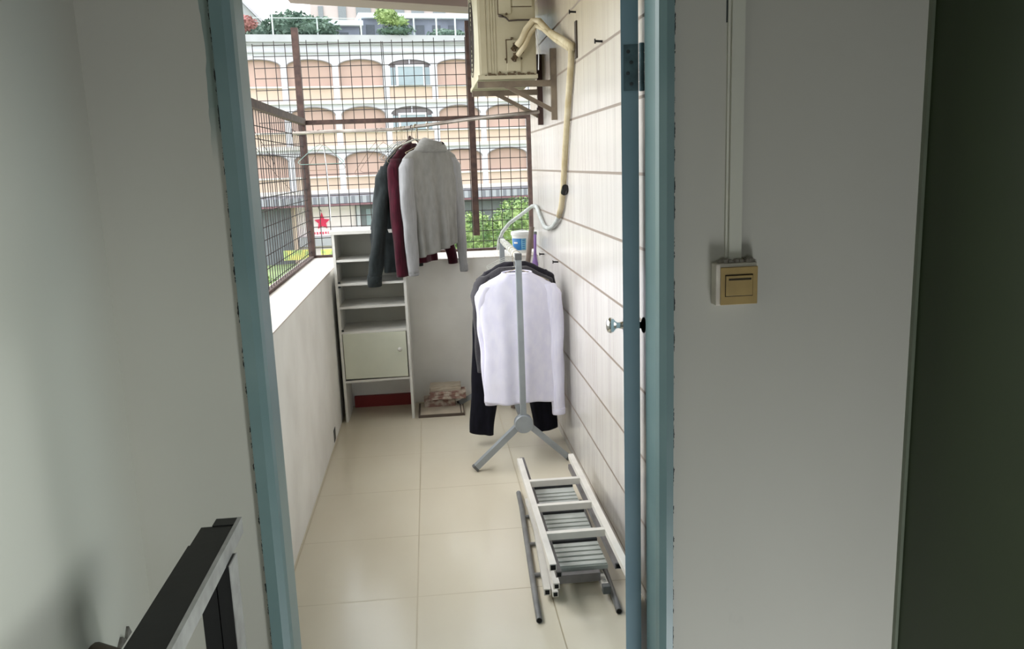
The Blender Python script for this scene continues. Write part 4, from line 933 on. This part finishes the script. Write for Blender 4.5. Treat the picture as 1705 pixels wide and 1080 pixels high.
# red star sign with strokes under it
sg = thing('star_sign', FAC(Vector((-6.3, -2.2, -0.3))), 'red five-pointed star with strokes below it on the pale ground-floor wall', 'sign')
pts = []
for k in range(10):
    a = math.pi/2+k*math.pi/5; r_ = (0.50 if k == 0 else 0.46) if k % 2 == 0 else 0.22
    pts.append((-6.30+r_*math.cos(a), -1.40+r_*math.sin(a)*(1.15 if k == 0 else 1.0)))
MB().prism(pts, FAC, -0.3, -0.24).build('star', 'star', sg)
s_m = MB()
for k in range(-3, 4): fbox(s_m, -6.30+k*0.16-0.035, -6.30+k*0.16+0.035, -2.10+0.02*(k % 2), -1.96, -0.3, -0.26)
s_m.build('strokes', 'star', sg)
hk = MB().tube([FAC(Vector((-6.30, -0.78, -0.27))), FAC(Vector((-6.42, -0.64, -0.27))), FAC(Vector((-6.46, -0.50, -0.27)))], 0.03, 5).build('curl', 'f_rim', sg)

# banners in front at street level
bn = MB()
fbox(bn, -8.6, -6.9, -3.35, -2.80, 1.2, 1.26); o = bn.build('banner', 'yellow')
tag(o, 'yellow banner at street level left of the grille corner post', 'banner')
bn = MB(); fbox(bn, -6.55, -5.55, -3.35, -2.85, 1.2, 1.26); o = bn.build('banner', 'yellow')
tag(o, 'yellow banner at street level right of the grille corner post', 'banner')

# rooftop: fence poles, rail, sheds, trees
fp = thing('roof_fence', FAC(Vector((-2, 8.93, 0))), 'thin pale pole fence along the roof edge of the arcade building', 'fence')
for u_, h in ((-8.15, 1.75), (-5.75, 0.95), (-3.35, 0.98), (-0.35, 1.05), (0.95, 1.05), (2.05, 1.05), (3.2, 1.05), (-10.5, 0.95)):
    fbox(MB(), u_-0.04, u_+0.04, 8.93, 8.93+h, 0.0, 0.08).build('pole', 'pole', fp)
rr_ = MB(); fbox(rr_, -10.5, -3.35, 9.83, 9.87, 0.0, 0.05); fbox(rr_, -0.35, 3.2, 9.93, 9.97, 0.0, 0.05); rr_.build('rail', 'pole', fp)
def shed(u0_, u1_, v0_, v1_, w, label, roof=True):
    t = thing('rooftop_shed', FAC(Vector(((u0_+u1_)/2, v0_, w))), label, 'shed', 'sheds on the roof')
    fbox(MB(), u0_, u1_, v0_, v1_, w-2.5, w).build('wall', 'shed', t)
    fbox(MB(), u0_-0.2, u1_+0.2, v1_, v1_+0.28, w-2.7, w+0.4).build('roof', 'shed_roof', t)
    n = int((u1_-u0_)/1.0)
    for k in range(n): fbox(MB(), u0_+0.25+k*1.0, u0_+0.75+k*1.0, v0_+0.2, v1_-0.35, w, w+0.04).build('shutter', 'shed_dark', t)
shed(-5.6, -3.2, 8.93, 9.85, -2.6, 'dark grey rooftop shed left of the lime-green bush')
shed(-3.0, 5.5, 8.93, 10.35, -3.0, 'long blue-grey rooftop shed with a pale roof at the right')

def at_far(px_, py_, Y):
    d = cam_r*((px_-852.5)/1375.16) - cam_u*((py_-540)/1375.16) + cam_f
    return Vector((0, 0, CAM_H)) + d*(Y/d.y)
# gabled house far left, tall apartment block behind
gb = thing('gabled_house', (-14.5, 60, 8), 'grey gable-ended building showing at the top left of the opening', 'building')
MB().prism([(-17.5, 4.0), (-17.5, 17.0), (-13.4, 14.6), (-10.6, 11.45), (-10.6, 4.0)], lambda v: Vector((v.x, 60+v.z, v.y)), 0, 6).build('wall', 'gable', gb)
MB().prism([(-17.5, 17.0), (-13.4, 14.6), (-10.5, 11.4), (-10.45, 11.55), (-13.4, 14.8), (-17.5, 17.3)], lambda v: Vector((v.x, 60+v.z, v.y)), -0.3, 6).build('roof', 'f_roof', gb)
ap = thing('apartment_block', (-6.5, 90, 8), 'pale pinkish apartment block far behind the roof line', 'building')
MB().box(-11.0, 6.0, 90, 100, GZ, 26).build('wall', 'apt', ap)
for zz in (16.4, 19.4):
    for xx, w in ((-10.2, 0.5), (-8.2, 0.8), (-6.4, 1.5), (-4.4, 0.5), (-2.8, 1.3), (-0.8, 1.3), (1.4, 1.3)):
        wd = MB().box(xx, xx+w, 89.9, 90.1, zz, zz+1.5).build('window', 'apt_win', ap)
        MB().box(xx-0.08, xx+w+0.08, 89.8, 89.95, zz-0.2, zz-0.05).build('sill', 'f_white', wd)

def foliage(name, label, cat, parts, leaf, seed=1, stems=(), group=None, smat='bark'):
    rg = random.Random(seed); c0 = parts[0][0]
    base = Vector((c0[0], c0[1], min(p_[0][2]-p_[1][2] for p_ in parts)))
    t = thing(name, base, label, cat, group)
    b = MB()
    for (cx_, cy_, cz_), (rx, ry, rz), n in parts:
        for _ in range(n):
            v = Vector((rg.gauss(0, 1), rg.gauss(0, 1), rg.gauss(0, 1))).normalized()*(0.72+0.33*rg.random())
            p_ = Vector((cx_+v.x*rx, cy_+v.y*ry, cz_+v.z*rz))
            a_ = Vector((rg.gauss(0, 1), rg.gauss(0, 1), rg.gauss(0, 0.7))).normalized(); b_ = a_.cross(Vector((rg.gauss(0, 1), rg.gauss(0, 1), rg.gauss(0, 1)))).normalized()
            L_ = leaf*(0.6+0.8*rg.random())
            q = [b.bm.verts.new(p_+a_*L_), b.bm.verts.new(p_+b_*L_*0.45), b.bm.verts.new(p_-a_*L_), b.bm.verts.new(p_-b_*L_*0.45)]
            b.bm.faces.new(q)
        # inner mass so the crown is not see-through
        bmesh.ops.create_icosphere(b.bm, subdivisions=2, radius=1.0, matrix=Matrix.Translation((cx_, cy_, cz_)) @ Matrix.Diagonal((rx*0.78, ry*0.78, rz*0.78, 1)))
    fo = b.build('leaves', leaf_m[name+str(seed)] if name+str(seed) in leaf_m else cur_leaf, t)
    if stems:
        s2 = MB()
        for a_, b_ in stems: s2.tube([a_, b_], 0.08, 6)
        s2.build('trunk', smat, t)
    return t
leaf_m = {}
cur_leaf = 'leaf_dark'
def rp(u_, v_, w_): return tuple(FAC(Vector((u_, v_, w_))))
foliage('tree', 'dark green tree on the roof behind the left grille post', 'tree', [(rp(-7.2, 9.6, -1.2), (1.5, 0.9, 0.85), 700), (rp(-5.9, 9.40, -0.9), (1.4, 1.2, 0.7), 600), (rp(-8.9, 9.2, -1.6), (1.0, 1.0, 0.55), 300)], 0.16, seed=1, stems=[(rp(-7.2, 8.9, -1.2), rp(-7.2, 9.4, -1.2))], group='greenery on the roof')
cur_leaf = 'leaf_lime'
foliage('bush', 'lime-green bush on the roof under the balcony beam', 'bush', [(rp(-1.95, 9.95, 0.4), (0.62, 0.5, 0.50), 500), (rp(-1.3, 9.65, 0.3), (0.6, 0.5, 0.35), 260)], 0.10, seed=2, group='greenery on the roof')
cur_leaf = 'leaf_dark'
foliage('bush', 'dark low bush on the roof below the lime-green one', 'bush', [(rp(-1.4, 9.2, 0.2), (1.1, 0.5, 0.30), 400), (rp(1.7, 9.15, -0.5), (1.3, 0.5, 0.25), 300)], 0.10, seed=3, group='greenery on the roof')
cur_leaf = 'leaf_red'
foliage('bush', 'red-flowering bush on the roof at the far left', 'bush', [(rp(-9.7, 9.55, 0.0), (0.75, 0.5, 0.42), 500), (rp(-10.4, 9.3, 0.0), (0.8, 0.5, 0.5), 300)], 0.10, seed=4, group='greenery on the roof')
# garden shrubs seen through the right of the grille
cur_leaf = 'leaf_green'
for i, (x, y, z, rx, rz, n) in enumerate(((1.30, 25, -0.75, 0.80, 0.95, 2200), (2.95, 27.3, -0.60, 1.0, 1.08, 2400), (4.5, 29.6, -0.6, 1.0, 1.0, 1200))):
    foliage('shrub', ('leafy green shrub below the right grille, left of the brown post', 'leafy green shrub below the right grille, behind the bucket', 'leafy green shrub behind the tiled wall corner')[i], 'shrub',
            [((x, y, z), (rx, 0.9, rz), n), ((x+0.1, y, z-1.4), (rx*1.1, 1.0, 1.2), n//2)], 0.075, seed=10+i, stems=[((x, y, GZ), (x, y, z))], group='garden shrubs')
for i, (x, y, z, rx, rz, n) in enumerate(((-5.6, 27, -2.5, 1.3, 0.8, 1400), (-7.6, 30, -2.4, 1.3, 0.9, 1200), (-3.6, 22, -3.0, 1.2, 0.6, 1200))):
    foliage('shrub', ('yellow-green shrub low behind the left wire mesh', 'farther green shrub behind the left wire mesh', 'nearest green shrub low behind the left wire mesh')[i], 'shrub',
            [((x, y, z), (rx, 0.9, rz), n)], 0.085, seed=20+i, stems=[((x, y, GZ), (x, y, z))], group='garden shrubs')
